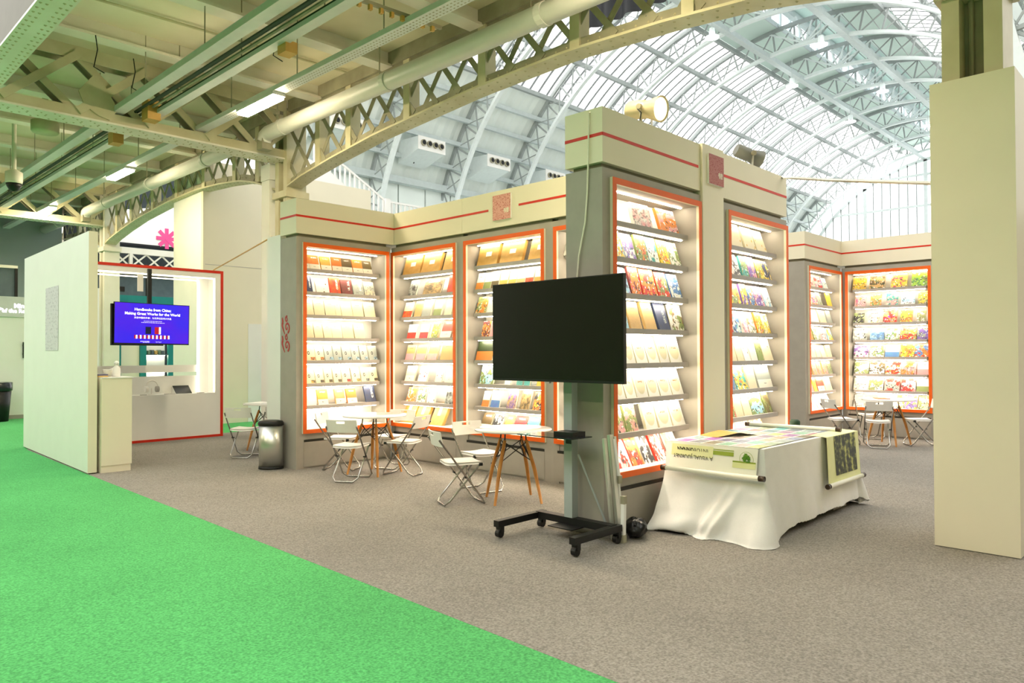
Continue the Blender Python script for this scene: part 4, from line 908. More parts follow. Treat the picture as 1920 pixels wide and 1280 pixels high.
# ------------------------------------------------------------------ folding chairs
def make_chair():
    t = thing('folding_chair', 'x', 'chair', group='white folding chairs in the booth')
    # local: +x is the direction the sitter faces, z up
    def seat(u, v):
        x = -.19 + u * .37; y = (v - .5) * .36 * (1 if u > .15 else .93 + u * .45)
        return (x, y, .455 - .012 * math.cos((v - .5) * PI) + .012 * (1 - u) * 0)
    mb = MB(); mb.grid(seat, 8, 8)
    k = len(mb.v); top = list(mb.v); mb.v += [(x, y, z - .028) for x, y, z in top]
    nf = len(mb.f); mb.f += [tuple(i + k for i in reversed(f)) for f in mb.f[:nf]]; mb.m += [0] * nf
    n9 = 9; ring = [i * n9 for i in range(9)] + [8 * n9 + j for j in range(1, 9)] + [i * n9 + 8 for i in range(7, -1, -1)] + [j for j in range(7, 0, -1)]
    for a, b in zip(ring, ring[1:] + ring[:1]): mb.f.append((a, b, b + k, a + k)); mb.m.append(0)
    mb.build('seat', m_chair, t, True)
    # backrest with a hand slot: built of four strips round the slot
    def back(y0, y1, z0, z1):
        m_ = MB(); n = 6
        def f(u, v):
            y = y0 + (y1 - y0) * u; z = z0 + (z1 - z0) * v; return (-.285 - (z - .6) * .22 - .03 * math.cos(y / .4 * PI) + .03, y, z)
        m_.grid(f, n, 3); k = len(m_.v); m_.v += [(x - .016, y, z) for x, y, z in m_.v]; nf = len(m_.f); m_.f += [tuple(i + k for i in reversed(q)) for q in m_.f[:nf]]; m_.m += [0] * nf
        ring = [i * 4 for i in range(n + 1)] + [n * 4 + j for j in (1, 2, 3)] + [i * 4 + 3 for i in range(n - 1, -1, -1)] + [2, 1]
        for a, b in zip(ring, ring[1:] + ring[:1]): m_.f.append((b, a, a + k, b + k)); m_.m.append(0)
        return m_
    bk = MB()
    for a in ((-.2, -.055, .625, .78), (.055, .2, .625, .78), (-.055, .055, .625, .735), (-.055, .055, .765, .78)):
        q = back(*a); k = len(bk.v); bk.v += q.v; bk.f += [tuple(i + k for i in f) for f in q.f]; bk.m += q.m
    bk.build('backrest', m_chair, t)
    r = .0105
    def loop(p_top, p_bot, w):
        (x0, z0), (x1, z1) = p_top, p_bot; d = Vector((x1 - x0, 0, z1 - z0)).normalized() * .06
        pts = [(x0, -w, z0), (x1 - d.x, -w, z1 - d.z), (x1, -w + .05, z1), (x1, w - .05, z1), (x1 - d.x, w, z1 - d.z), (x0, w, z0)]
        return MB().tube(pts, r, 8)
    loop((-.31, .7), (.2, .0145), .2).build('back_frame', m_chrome, t, True)
    loop((.15, .425), (-.225, .0145), .165).build('leg_frame', m_chrome, t, True)
    MB().tube([(.15, -.165, .425), (.15, .165, .425)], .009, 8).build('seat_rod', m_chrome, t)
    for s_ in (-1, 1): MB().tube([(-.026, s_ * .165, .3), (-.026, s_ * .21, .3)], .009, 8).build('pivot', m_black, t)
    for s_ in (-1, 1): MB().box(.13, .17, s_ * .178 - .008, s_ * .178 + .008, .41, .44).build('hinge_block', m_black, t)
    return t
proto = make_chair()
CH = [(5.25, 7.9, 32, 'white folding chair with its back to the aisle at the four-chair table'), (5.94, 7.76, 110, 'white folding chair on the TV side of the four-chair table'),
      (5.63, 8.71, -55, 'white folding chair on the bin side of the four-chair table'), (6.22, 8.36, -157, 'white folding chair in the corner behind the four-chair table'),
      (5.25, 5.84, -23, 'white folding chair seen side-on at the table beside the TV'), (5.86, 6.19, -100, 'white folding chair behind the table beside the TV'),
      (13.01, 4.16, 23, 'white folding chair with black spot, back turned, at the far table'), (13.05, 4.72, -35, 'white folding chair on the tower side of the far table'),
      (13.75, 3.73, 128, 'white folding chair at the far table beside the column box'), (14.25, 4.68, -150, 'white folding chair behind the far table'),
      (5.3, 10.86, 42, 'white folding chair beyond the steel bin, seen whole'), (5.72, 10.78, 75, 'white folding chair tucked behind the steel bin')]
for k, (x, y, a, lb) in enumerate(CH):
    c = proto if k == 0 else copy_tree(proto)
    c.location = (x, y, .006); c.rotation_euler = (0, 0, math.radians(a)); c['label'] = lb
# ------------------------------------------------------------------ round tables
def make_table():
    t = thing('round_table', 'x', 'table', group='round white tables')
    MB().lathe([(0, .752), (.37, .752), (.415, .756), (.42, .765), (.415, .775), (0, .775)], 48).build('table_top', m_top, t, True)
    legs = []
    for k in range(4):
        a = PI / 4 + k * PI / 2; ca, sa = math.cos(a), math.sin(a)
        l = MB().tube([(.355 * ca, .355 * sa, 0), (.27 * ca, .27 * sa, .35), (.165 * ca, .165 * sa, .66)], [.014, .021, .017], 12).build('leg', m_wood, t, True)
        MB().tube([(.165 * ca, .165 * sa, .655), (.155 * ca, .155 * sa, .75)], .008, 6).build('leg_bracket', m_black, l)
        MB().tube([(.165 * ca, .165 * sa, .655), (.13 * ca, .13 * sa, .6), (.24 * ca, .24 * sa, .42)], .006, 6).build('brace_wire', m_black, l)
        legs.append((ca, sa))
    for k in range(4):
        (c0, s0), (c1, s1) = legs[k], legs[(k + 1) % 4]
        MB().tube([(c0 * .17, s0 * .17, .64), (c1 * .235, s1 * .235, .44)], .005, 6).build('cross_wire', m_black, t); MB().tube([(c1 * .17, s1 * .17, .64), (c0 * .235, s0 * .235, .44)], .005, 6).build('cross_wire', m_black, t)
    MB().lathe([(.16, .744), (.16, .752)], 20).build('mount_plate', m_black, t)
    return t
tb0 = make_table()
for k, (x, y, a, lb) in enumerate(((5.76, 8.13, 16, 'round white table ringed by four folding chairs near the corner'), (5.73, 5.54, -34, 'round white table with two chairs beside the big TV'),
                                   (13.57, 4.16, -10, 'far round white table with papers before the picture books'), (5.95, 11.35, 10, 'round white table mostly hidden behind the steel bin'))):
    c = tb0 if k == 0 else copy_tree(tb0)
    c.location = (x, y, .006); c.rotation_euler = (0, 0, math.radians(a)); c['label'] = lb
MB().box(-.15, .15, -.1, .1, 0, .012).build('magazine', mat('coral_cover', '#E58A5E'), loc=(13.6, 4.28, .782), rot=(0, 0, .6), label='coral magazine lying on the far round table', cat='magazine')
MB().box(-.14, .14, -.1, .1, 0, .006).build('paper_sheet', m_paper, loc=(13.45, 4.5, .782), rot=(0, 0, .3), label='white paper sheet on the far round table', cat='paper')
MB().box(-.2, .2, -.14, .14, 0, .02).build('booklet', m_white, loc=(5.75, 11.3, .782), rot=(0, 0, .5), label='white booklet on the table behind the bin', cat='booklet')
pn = thing('pen_cup', 'small white cup on the table behind the bin', 'cup', (6.05, 11.3, .782)); MB().lathe([(.03, 0), (.035, .1), (.03, .1)], 12).build('cup_wall', m_white, pn); MB().tube([(0, 0, .02), (.02, 0, .16)], .005, 6).build('pen', m_black, pn)
# ------------------------------------------------------------------ pedal bin
bn = thing('pedal_bin', 'brushed steel bin with black lid beside the bookcase end', 'bin', (5.0, 9.5, .006), math.radians(-45))
MB().lathe([(.165, .03), (.165, .6)], 32, sy=.72).build('bin_body', m_steel, bn, True)
MB().lathe([(.168, 0), (.172, .005), (.17, .035)], 32, sy=.72).build('base_ring', m_black, bn, True)
MB().lathe([(.172, .6), (.176, .605), (.176, .635), (.16, .66), (.1, .672), (0, .675)], 32, sy=.72).build('lid', m_black, bn, True)
# ------------------------------------------------------------------ big TV on a stand
tvx = 4.73
bt = thing('tv_screen', 'big black switched-off TV on a wheeled stand', 'TV', (tvx, 4.1, 1.785))
w, h = 1.462, .872
MB().box(0, .035, -w / 2, w / 2, -h / 2, h / 2).build('casing', m_black, bt); MB().box(.035, .08, -w * .32, w * .32, -h * .35, h * .2).build('rear_housing', m_black, bt)
MB().quad((-.002, w / 2 - .008, -h / 2 + .022), (-.002, -w / 2 + .008, -h / 2 + .022), (-.002, -w / 2 + .008, h / 2 - .008), (-.002, w / 2 - .008, h / 2 - .008)).build('screen', m_screen, bt)
MB().box(-.006, .02, .04, .085, -h / 2 - .012, -h / 2).build('sensor_tab', m_shelf, bt)
ts = thing('tv_stand', 'black wheeled TV stand with grey column and glass tray', 'TV stand', (5.0, 4.08, .006))
MB().box(-.055, .025, -.005, .085, .16, 2.0).build('column', m_greysteel, ts)
MB().box(-.16, -.055, -.3, .3, 1.72, 1.86).build('tv_mount', m_black, ts)
MB().box(-.055, .025, -.42, .42, .1, .16).build('cross_bar', m_black, ts)
for y in (-.42, .42):
    b_ = MB().box(-.56, .06, y - .03, y + .03, .1, .155).build('base_leg', m_black, ts)
    for x in (-.52, .02):
        c = MB().tube([(x, y - .022, .042), (x, y + .022, .042)], .036, 14).build('caster', m_black, ts)
        MB().box(x - .012, x + .03, y - .03, y + .03, .05, .1).build('caster_fork', m_black, c)
MB().box(-.2, .06, -.12, .15, .092, .1).build('base_plate', m_black, ts)
MB().box(-.3, -.02, -.2, .42, .87, .878).build('glass_tray', mat('smoked_tray', '#20242A', .1), ts); MB().box(-.06, -.0, .0, .06, .8, .87).build('tray_bracket', m_black, ts)
MB().box(4.78, 4.95, 3.93, 4.14, .885, .925).build('media_box', m_black, label='small black media box on the glass tray', cat='box')
# leaning display stand, rod and bag
fs = thing('folded_stand', 'folded white aluminium display stand leaning on the tower', 'display stand', (0, 0, 0))
MB().bar((5.08, 3.74, .02), (4.99, 3.76, .875), .035, .022, (0, 1, 0)).build('long_bar', m_alu, fs); MB().bar((5.12, 3.7, .02), (5.07, 3.76, .9), .045, .03, (0, 1, 0)).build('long_bar', m_alu, fs)
MB().bar((5.16, 3.70, .03), (5.13, 3.76, .88), .03, .022, (0, 1, 0)).build('long_bar', m_alu, fs)
MB().bar((5.085, 3.64, .02), (5.11, 3.65, .36), .035, .03, (0, 1, 0)).build('foot_tube', m_white, fs); MB().bar((5.14, 3.72, .5), (5.1, 3.75, .86), .03, .03, (0, 1, 0)).build('clamp_tube', m_white, fs)
for p in ((5.085, 3.64, .02), (5.11, 3.65, .34), (5.14, 3.72, .5)): MB().box(p[0] - .022, p[0] + .022, p[1] - .02, p[1] + .02, p[2] - .015, p[2] + .05).build('end_cap', m_dull, fs)
MB().tube([(4.965, 4.02, .72), (5.13, 3.79, .012)], .009, 8).build('leaning_rod', m_greysteel, label='thin grey rod leaning against the TV stand', cat='rod')
bgm = thing('black_bag', 'crumpled black cable bag on the floor by the tower', 'bag', (5.3, 3.66, .006), .5)
def bagf(u, v):
    t_, p = u * 2 * PI, v * PI; r = 1 + .25 * noise.noise((math.cos(t_) * 2 + 5, math.sin(t_) * 2, p * 1.7)) + .08 * math.sin(5 * t_ + p * 3); return (.13 * r * math.sin(p) * math.cos(t_), .095 * r * math.sin(p) * math.sin(t_), .085 - .08 * r * math.cos(p) * (1 if v > .5 else .95))
MB().grid(bagf, 28, 14).build('bag_body', mat('shiny_black_cloth', '#101010', .3, bump=.4, scale=30), bgm, True)
MB().tube([(-.1, 0, .12), (0, .02, .17), (.12, 0, .1), (.16, .03, .04)], .012, 6).build('bag_strap', m_black, bgm)
# ------------------------------------------------------------------ draped table
X0, X1, Y0, Y1, ZT = 5.92, 8.0, 2.79, 3.74, .78
dt = thing('trestle_table', 'long trestle table hidden under the white cloth', 'table', (0, 0, 0))
MB().box(X0 + .02, X1 - .02, Y0 + .02, Y1 - .02, .735, ZT - .006).build('table_top', m_white, dt)
for x in (X0 + .15, X1 - .15):
    for y in (Y0 + .12, Y1 - .12): MB().box(x - .02, x + .02, y - .02, y + .02, .006, .735).build('leg', m_greysteel, dt)
MB().box(7.55, 7.9, Y0 + .05, Y0 + .09, .006, .4).build('end_board', m_wood_grey, dt)
tc = thing('tablecloth', 'white scalloped cloth draped over the long table', 'tablecloth', (0, 0, 0))
MB().grid(lambda u, v: (X0 + (X1 - X0) * u, Y0 + (Y1 - Y0) * v, ZT + .002 * math.sin(u * 21) * math.sin(v * 9)), 30, 14).build('cloth_top', m_cloth, tc, True)
def smooth(a, b, x):
    t = max(0, min(1, (x - a) / (b - a))); return t * t * (3 - 2 * t)
def perimeter():
    P = []   # base point, outward angle, side name, position along that side
    def side(p, q, ang, nm, n):
        for k in range(n + 1): t = k / n; P.append((p[0] + (q[0] - p[0]) * t, p[1] + (q[1] - p[1]) * t, ang, nm, t))
    def corner(p, a0, a1, nm):
        for k in range(1, 12): P.append((p[0], p[1], a0 + (a1 - a0) * k / 12, nm, k / 12))
    side((X0, Y1), (X0, Y0), PI, 'front', 110); corner((X0, Y0), PI, 1.5 * PI, 'c1'); side((X0, Y0), (X1, Y0), 1.5 * PI, 'long', 170)
    corner((X1, Y0), 1.5 * PI, 2 * PI, 'c2'); side((X1, Y0), (X1, Y1), 2 * PI, 'end', 50); corner((X1, Y1), 2 * PI, 2.5 * PI, 'c3'); side((X1, Y1), (X0, Y1), 2.5 * PI, 'back', 70); corner((X0, Y1), 2.5 * PI, 3 * PI, 'c4')
    return P
PER = perimeter(); NP = len(PER)
def skirt(u, v):
    i = int(round(u * NP)) % NP; bx, by, ang, nm, t = PER[i]; s = smooth(.15, 1, v)
    bump = 0; lift = 0; drop = .77
    if nm == 'front':
        spread = .05 + .24 * s ** 1.25 * (1 - .35 * smooth(.5, .75, t) + .35 * smooth(.75, 1, t))
        bump = (.03 * math.sin(t * 7 + .8) + .028 * math.sin(t * 15 + 2.2 + v)) * s
        for c, wd, am in ((.98 - .42 * v, .03 + .03 * v, .10), (.82 - .34 * v, .025 + .03 * v, .075)): bump += am * math.exp(-((t - c) / wd) ** 2) * smooth(.3, .95, v)
        bump += .05 * math.sin(v * 15 + t * 6) * smooth(.7, .95, v) * (1 - smooth(.5, .9, t)); lift = .035 * max(0, math.sin(t * 9 - .5)) * smooth(.85, 1, v) * (1 - smooth(.5, .7, t))
        drop = .80
    elif nm == 'c1': spread = .05 + .24 * s ** 1.25 * (1 - .72 * smooth(0, 1, t)); bump = .03 * s * math.sin(t * PI); drop = .80 - .03 * t
    elif nm == 'long': spread = .05 * v + .017 * s * (1 - smooth(0, .15, t)); bump = .009 * s * (math.sin(t * 34 + 1) + math.sin(t * 19) + .5 * math.sin(t * 61)); drop = .77 - .055 * smooth(.02, .2, t) - .03 * t
    elif nm == 'c2': spread = .05 * v + .1 * s * math.sin(t * PI); drop = .685 + .085 * t
    elif nm == 'end': spread = .05 * v + .09 * s; bump = .02 * s * math.sin(t * 18); drop = .77
    else: spread = .015 * v; bump = .006 * s * math.sin(t * 30); drop = .74
    out = spread * v ** .8 + bump
    z = max(.012 + lift, ZT - drop * v)
    if v > .985: z = max(.009, z - .004 + .006 * math.sin(i * 1.7)); out += .006 * math.sin(i * 1.7)
    return (bx + math.cos(ang) * out, by + math.sin(ang) * out, z)
MB().grid(skirt, NP, 34).build('cloth_skirt', m_cloth, tc, True)
# picture scrolls
def tile_mat():
    m = bpy.data.materials.new('photo_collage_print'); m.use_nodes = True; N, L = m.node_tree.nodes, m.node_tree.links; b = N['Principled BSDF']; b.inputs['Roughness'].default_value = .5
    tc_ = N.new('ShaderNodeTexCoord'); mp = N.new('ShaderNodeMapping'); mp.inputs['Scale'].default_value = (7, 6, 1); L.new(tc_.outputs['UV'], mp.inputs[0])
    fl = N.new('ShaderNodeVectorMath'); fl.operation = 'FLOOR'; L.new(mp.outputs[0], fl.inputs[0]); wn = N.new('ShaderNodeTexWhiteNoise'); L.new(fl.outputs[0], wn.inputs['Vector'])
    hs = N.new('ShaderNodeHueSaturation'); hs.inputs['Saturation'].default_value = .8; hs.inputs['Value'].default_value = .42; L.new(wn.outputs['Color'], hs.inputs['Color'])
    nz = N.new('ShaderNodeTexNoise'); nz.inputs['Scale'].default_value = 30; L.new(tc_.outputs['UV'], nz.inputs['Vector'])
    mx = N.new('ShaderNodeMix'); mx.data_type = 'RGBA'; mx.blend_type = 'OVERLAY'; mx.inputs[0].default_value = 1; L.new(hs.outputs[0], mx.inputs[6]); L.new(nz.outputs['Fac'], mx.inputs[7])
    fr_ = N.new('ShaderNodeVectorMath'); fr_.operation = 'FRACTION'; L.new(mp.outputs[0], fr_.inputs[0]); sp = N.new('ShaderNodeSeparateXYZ'); L.new(fr_.outputs[0], sp.inputs[0])
    a = N.new('ShaderNodeMath'); a.operation = 'GREATER_THAN'; a.inputs[1].default_value = .08; L.new(sp.outputs[0], a.inputs[0]); c = N.new('ShaderNodeMath'); c.operation = 'GREATER_THAN'; c.inputs[1].default_value = .12; L.new(sp.outputs[1], c.inputs[0])
    d = N.new('ShaderNodeMath'); d.operation = 'MULTIPLY'; L.new(a.outputs[0], d.inputs[0]); L.new(c.outputs[0], d.inputs[1])
    m2 = N.new('ShaderNodeMix'); m2.data_type = 'RGBA'; m2.inputs[6].default_value = (.85, .84, .76, 1); L.new(d.outputs[0], m2.inputs[0]); L.new(mx.outputs[2], m2.inputs[7]); L.new(m2.outputs[2], b.inputs['Base Color']); return m
def forest_mat():
    m = bpy.data.materials.new('forest_print'); m.use_nodes = True; N, L = m.node_tree.nodes, m.node_tree.links; b = N['Principled BSDF']; b.inputs['Roughness'].default_value = .4
    tc_ = N.new('ShaderNodeTexCoord'); mp = N.new('ShaderNodeMapping'); mp.inputs['Scale'].default_value = (9, 1.2, 1); L.new(tc_.outputs['UV'], mp.inputs[0])
    nz = N.new('ShaderNodeTexNoise'); nz.inputs['Scale'].default_value = 1.2; nz.inputs['Detail'].default_value = 3; L.new(mp.outputs[0], nz.inputs['Vector'])
    n2 = N.new('ShaderNodeTexNoise'); n2.inputs['Scale'].default_value = 7; n2.inputs['Detail'].default_value = 6; L.new(tc_.outputs['UV'], n2.inputs['Vector'])
    ml = N.new('ShaderNodeMath'); ml.operation = 'MULTIPLY'; L.new(nz.outputs['Fac'], ml.inputs[0]); L.new(n2.outputs['Fac'], ml.inputs[1])
    rp = N.new('ShaderNodeValToRGB'); e = rp.color_ramp.elements; e[0].position = .19; e[0].color = (.006, .008, .004, 1); e[1].position = .36; e[1].color = (.5, .5, .14, 1)
    x = rp.color_ramp.elements.new(.26); x.color = (.06, .07, .02, 1); L.new(ml.outputs[0], rp.inputs['Fac']); L.new(rp.outputs['Color'], b.inputs['Base Color']); return m
m_scroll = mat('scroll_paper', '#F2F1E4', .55, vary=.02); m_lemon = mat('pale_green_print', '#DDE19A', .55, hex2='#E7E9B8', scale=3); m_olive = mat('olive_print', '#93A63A', .5); m_leafp = mat('leaf_green_print', '#3F7A1E', .5, hex2='#6E9A2E', scale=40); m_ink = mat('black_ink', '#1A1A14', .5); m_knob = mat('dark_wood_knob', '#3A2614', .35)
s1_ = thing('picture_scroll', 'white picture scroll with green print hanging over the table end', 'scroll', (0, 0, 0))
ya, yb = 3.67, 2.83
FX = X0 - .03
def onf(y, z): return (FX - .045 * (ZT - z) / .25, y, z)
MB().quad(onf(ya, ZT + .004), onf(yb, ZT + .004), onf(yb, .56), onf(ya, .56)).build('hanging_sheet', m_scroll, s1_)
MB().quad((FX, ya, ZT + .006), (7.62, ya + .1, ZT + .006), (7.66, yb + .02, ZT + .006), (FX, yb, ZT + .006), uv=True).build('collage_sheet', tile_mat(), s1_)
def fq(y0, y1, z0, z1, m, nm, e=.003):
    a, b, c, d = onf(y0, z0), onf(y1, z0), onf(y1, z1), onf(y0, z1); sh = Vector((-e, 0, 0)); return MB().quad(*(tuple(Vector(p) + sh) for p in (a, b, c, d))).build(nm, m, s1_)
fq(3.655, 3.24, .665, .765, m_lemon, 'green_tint'); fq(3.24, 3.045, .700, .735, m_olive, 'olive_band'); fq(3.24, 3.045, .742, .750, m_olive, 'olive_line'); fq(3.05, 2.84, .655, .668, m_olive, 'olive_stripe', .004); fq(3.05, 2.84, .61, .655, m_lemon, 'green_tint')
up = Vector((.045 / .25, 0, -1)); rt = Vector((0, 1, 0))   # upside-down lettering
lettering('INTO', .060, m_ink, Vector(onf(3.345, .722)) + Vector((-.006, 0, 0)), rt, up, s1_, sx=.8)
lettering('YUNNAN', .061, m_ink, Vector(onf(3.50, .722)) + Vector((-.006, 0, 0)), rt, up, s1_, bold=.0016, sx=.74)
lettering('A VISUAL JOURNEY', .062, m_ink, Vector(onf(3.435, .660)) + Vector((-.006, 0, 0)), rt, up, s1_, sx=.74)
cn = Vector(onf(2.925, .688)) + Vector((-.006, 0, 0))
MB().tube([(cn.x, cn.y + .062 * math.cos(a), cn.z + .062 * math.sin(a)) for a in [2 * PI * k / 28 for k in range(28)]], .0016, 5, closed=True).build('round_mark', m_olive, s1_)
tr = MB()
for k, (dy, dz, r) in enumerate(((0, .02, .026), (.02, .005, .02), (-.02, .008, .018), (.005, .035, .016), (.015, -.02, .013), (-.008, -.026, .012), (-.025, -.018, .009))):
    n0 = len(tr.v); tr.v += [(cn.x - .0006 * k, cn.y + dy + r * (1 + .25 * math.sin(5 * t + k)) * math.cos(t), cn.z + dz + r * (1 + .25 * math.sin(5 * t + k)) * math.sin(t)) for t in [2 * PI * q / 14 for q in range(14)]]; tr.f.append(tuple(range(n0, n0 + 14))); tr.m.append(0)
tr.build('leaf_mark', m_leafp, s1_)
def roller(p, q, parent, nm='roller'):
    p, q = Vector(p), Vector(q); d = (q - p).normalized()
    r_ = MB().tube([p, q], .021, 14).build(nm, m_scroll, parent, True)
    for a, b in ((p, p - d * .05), (q, q + d * .05)): MB().tube([a, b], .024, 12).build('roller_knob', m_knob, r_, True)
roller((FX - .075, 3.68, .545), (FX - .075, 2.79, .548), s1_); roller((7.63, 3.76, ZT + .025), (7.69, 2.86, ZT + .025), s1_)
s2_ = thing('picture_scroll', 'yellow-green scroll with dark forest picture on the table side', 'scroll', (0, 0, 0))
def onS(x, z, e=.0): return (x, Y0 - .05 - .03 * (ZT - z) / .45 - e, z)
MB().quad(onS(7.13, ZT), onS(7.96, ZT), onS(7.95, .33), onS(7.1, .33)).build('scroll_sheet', m_lemon, s2_)
MB().quad(onS(7.30, .40, .004), onS(7.86, .40, .004), onS(7.86, .775, .004), onS(7.30, .775, .004), uv=True).build('forest_print', forest_mat(), s2_)
MB().quad((7.13, Y0 - .05, ZT), (7.96, Y0 - .05, ZT), (7.96, Y0 + .12, ZT + .009), (7.13, Y0 + .12, ZT + .009)).build('scroll_fold', m_lemon, s2_)
MB().quad(onS(7.14, .33, .002), onS(7.95, .33, .002), onS(7.95, .37, .002), onS(7.13, .37, .002)).build('bottom_edge', m_olive if False else m_lemon, s2_)
roller(onS(7.09, .325, .01), onS(7.96, .325, .01), s2_)
lf = thing('kraft_leaflet', 'open kraft leaflet lying on the photo collage', 'leaflet', (6.65, 3.5, ZT + .008), -.35)
MB().quad((-.26, -.12, 0), (0, -.14, .035), (0, .14, .035), (-.26, .12, 0)).build('leaflet_page', m_kraft, lf); MB().quad((0, -.14, .035), (.26, -.12, .004), (.26, .12, .004), (0, .14, .035)).build('leaflet_page', mat('pale_kraft', '#DCC79A'), lf)
sc_ = thing('end_stand', 'small dark green capped stand at the tower end', 'stand', (8.55, 3.65, 0)); MB().lathe([(.05, .7), (.06, .72), (.06, .78), (.04, .8)], 14).build('cap_shell', mat('dark_green_cap', '#1E3A24'), sc_, True); MB().lathe([(.02, .006), (.02, .72)], 10).build('cap_post', m_dull, sc_); MB().lathe([(.12, .006), (.12, .02)], 16).build('cap_foot', m_dull, sc_)
# ------------------------------------------------------------------ far left of the hall
fw = thing('wall_far', 'white stand wall with a lit sign beyond the aisle', kind='structure')
for k in range(9):
    x = -4.6 + k * 1.05
    MB().box(x, x + 1.03, 21.5, 21.56, .1, 2.52).build('wall_panel', m_white, fw)
MB().box(-4.6, 4.85, 21.48, 21.6, 0, .1).build('wall_foot', m_wood_grey, fw)
MB().box(-4.6, 4.85, 21.46, 21.6, 2.52, 3.02).build('sign_board', mat('pale_grey_board', '#D6D6D8'), fw)
m_sign = mat('lit_sign_letter', '#FFFFFF', emit=1.5)
lettering('Mink', .15, m_sign, (4.62, 21.455, 2.79), (1, 0, 0), (0, 0, 1), fw, bold=.004); lettering('of the Ren', .13, m_sign, (4.50, 21.455, 2.665), (1, 0, 0), (0, 0, 1), fw, bold=.004)
ar = MB(); ar.v = [(4.05, 21.455, 2.62), (4.26, 21.455, 2.71), (4.05, 21.455, 2.8)]; ar.f = [(0, 1, 2)]; ar.m = [0]; ar.build('arrow_sign', m_sign, fw)
hd = thing('door_pull', 'dark vertical pull handle on the far white wall', 'handle', (4.68, 21.5, 1.5)); MB().box(-.02, .02, -.06, -.04, 0, .4).build('handle_bar', m_black, hd); MB().box(-.015, .015, -.04, 0, .08, .12).box(-.015, .015, -.04, 0, .3, .34).build('handle_fixing', m_black, hd)
wn = thing('window_2', 'dark smoked window above the far sign wall', kind='structure'); MB().box(-2, 4.66, 22.3, 22.34, 3.05, 3.8).build('pane', m_navyglass, wn); MB().box(-2, 4.72, 22.26, 22.36, 3.8, 3.87).build('frame', m_joist, wn); MB().box(4.66, 4.72, 22.26, 22.36, 3.05, 3.8).build('frame', m_black, wn)
MB().box(-14, 6.8, 26.5, 26.7, 0, 6.3).build('wall_end', mat('grey_blue_wall', '#9AA6A8', .6, vary=.1, scale=.6), kind='structure', label='grey blue end wall under the gallery')
rb = thing('rubbish_bin', 'black rubbish bin with liner at the far white wall', 'bin', (4.05, 20.95, .005)); MB().lathe([(.22, 0), (.28, .75)], 20).build('bin_tub', m_black, rb, True); MB().lathe([(.285, .72), (.3, .74), (.3, .92), (.27, .93)], 20).build('bin_liner', mat('shiny_liner', '#20242A', .2, bump=.3, scale=25), rb, True)
# seen through the display frame
tl = thing('teal_stand', 'teal exhibition stand with lit shelf seen through the red frame', 'stand', (0, 25, 0))
MB().box(7.9, 9.95, 0, .1, 3.2, 3.46).build('header', m_teal, tl)
for x0, x1 in ((7.66, 8.08), (8.65, 8.84), (9.52, 9.74)): MB().box(x0, x1, 0, .1, 0, 3.2).build('post', m_teal, tl)
MB().box(8.08, 8.65, .1, .15, 0, 3.2).build('infill_panel', m_cream, tl); MB().box(8.84, 9.52, .3, .35, 0, 3.2).build('shelf_back', m_white, tl)
for k, z in enumerate((.5, 1.0, 1.55, 2.1)):
    s_ = MB().box(8.84, 9.52, .02, .3, z, z + .03).build('shelf', m_navyglass, tl); MB().box(8.86, 9.5, .25, .28, z - .02, z).build('led_strip', m_led, s_)
for k in range(5): MB().box(8.9 + k * .11, 8.98 + k * .11, 25.05, 25.25, 1.58, 1.70 + .02 * (k % 2)).build('goods_pack', mat('goods%d' % (k % 3), ('#6B7F6A', '#54636B', '#C4A25A')[k % 3]), label='%s pack on the lit shelf of the teal stand, %s from left' % (('green', 'slate', 'tan')[k % 3], ORD[k]), cat='pack', group='packs on the teal stand shelf')
MB().box(6.9, 7.9, 24.6, 24.66, 0, 3.6).build('stand_wall', m_white, label='white stand wall beside the teal stand', cat='stand')
gw_ = thing('window_3', 'grey blue glazed upper wall behind the teal stand', kind='structure'); MB().box(7.2, 11.5, 26.4, 26.46, 2.9, 4.2).build('pane', m_navyglass, gw_); MB().box(7.2, 11.5, 26.3, 26.4, 4.2, 4.36).build('frame', m_gap, gw_); MB().box(9.3, 9.34, 26.36, 26.4, 2.9, 4.2).build('mullion', m_gap, gw_); MB().box(8.28, 8.62, 26.36, 26.4, 3.68, 3.84).build('vent_grille', m_gap, gw_)
lt_ = thing('balcony_lattice', 'white lattice balustrade of the far gallery', 'balustrade', (0, 26, 0))
MB().box(7, 11.5, .1, .6, 4.32, 4.4).build('gallery_edge', m_joist, lt_)
MB().box(7, 11.5, 0, .12, 4.92, 5.12).build('top_rail', m_joist, lt_); MB().box(7, 11.5, 0, .12, 4.4, 4.5).build('bottom_rail', m_joist, lt_)
for k in range(9):
    x = 7.2 + k * .5; MB().bar((x, .04, 4.48), (x + .5, .04, 4.93), .05, .03, (0, 1, 0)).build('lattice_bar', m_joist, lt_); MB().bar((x, .07, 4.93), (x + .5, .07, 4.48), .05, .03, (0, 1, 0)).build('lattice_bar', m_joist, lt_)
    if k % 3 == 0: MB().box(x - .05, x + .05, 0, .12, 4.5, 4.92).build('lattice_post', m_joist, lt_)
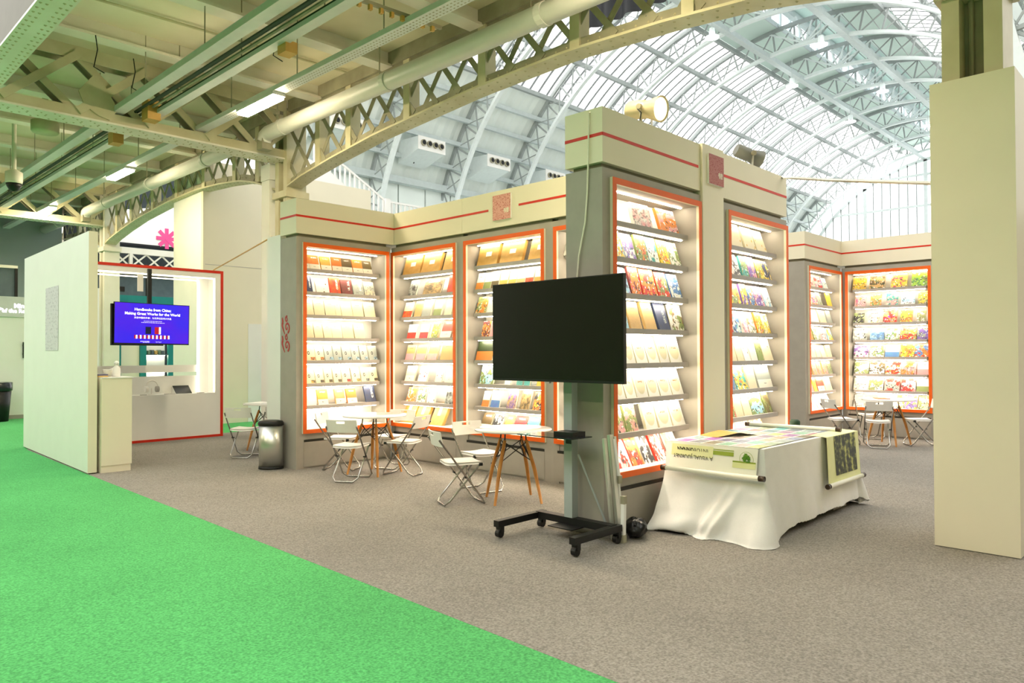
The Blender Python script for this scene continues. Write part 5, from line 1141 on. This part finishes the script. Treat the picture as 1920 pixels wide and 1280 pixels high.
MB().box(6.9, 11.6, 26.6, 26.7, 0, 9).build('wall_gallery', mat('dark_gallery', '#2C3438', .7, vary=.2), kind='structure', label='dark wall behind the far gallery')
bn_ = thing('hanging_banner', 'white gallery banner with pink star mark', 'banner', (0, 26.575, 0)); mb = MB(); mb.v = [(7.6, 0, 5.35), (10.9, 0, 5.35), (10.9, 0, 6.9), (8.6, 0, 6.45), (7.6, 0, 5.6)]; mb.v += [(x, .02, z) for x, y, z in mb.v]; mb.f = [(0, 1, 2, 3, 4), (9, 8, 7, 6, 5)] + [(i, i + 5, (i + 1) % 5 + 5, (i + 1) % 5) for i in range(5)]; mb.m = [0] * 7; mb.build('banner_sheet', m_white, bn_)
MB().box(7.6, 10.9, -.01, .03, 5.27, 5.35).build('banner_hem', m_dark, bn_)
for k in range(8):
    a = k * PI / 4; c = Vector((10.05, -.004 - .003 * k, 5.62)); d = Vector((math.cos(a), 0, math.sin(a))); MB().bar(c - d * .02, c + d * .36, .13, .004, (0, 1, 0)).build('star_arm', m_pink, bn_)
# unseen walls, deck and lamps behind the viewer, added to shape the light
MB().box(-15, 60, -11.2, -11, 0, 15).build('light_block_wall', mat('light_block_dull', '#9B937C', .7), kind='structure', label='unseen wall added behind the aisle to cut light on the booth')  # added out of view to keep light off the booth's long faces
MB().box(-15.2, -15, -11, 27, 0, 7).build('warm_bounce_wall', mat('warm_bounce', '#E3DAC0', .7), kind='structure', label='unseen warm wall added across the aisle for yellowish bounce light')  # added out of view; its warm colour tints the bounce light
MB().box(-15, -2.2, -11, 27, 6.3, 6.6).build('sky_block_deck', m_paint2, kind='structure', label='unseen deck added across the aisle to block sky light')  # added out of view to dim sky light on carpet and fronts
for k, y in enumerate((-4, 2, 8, 14, 20)):  # lamps added out of view to fill the faces towards the aisle
    c = copy_tree(fx); c.location = (-3.4, y, 5.3); c['label'] = 'unseen fill strip light added across the aisle, %s one along' % ORD[k]
    MB().box(-.05, .05, .5, .6, .11, 1.0).build('drop_rod', m_tray, c)
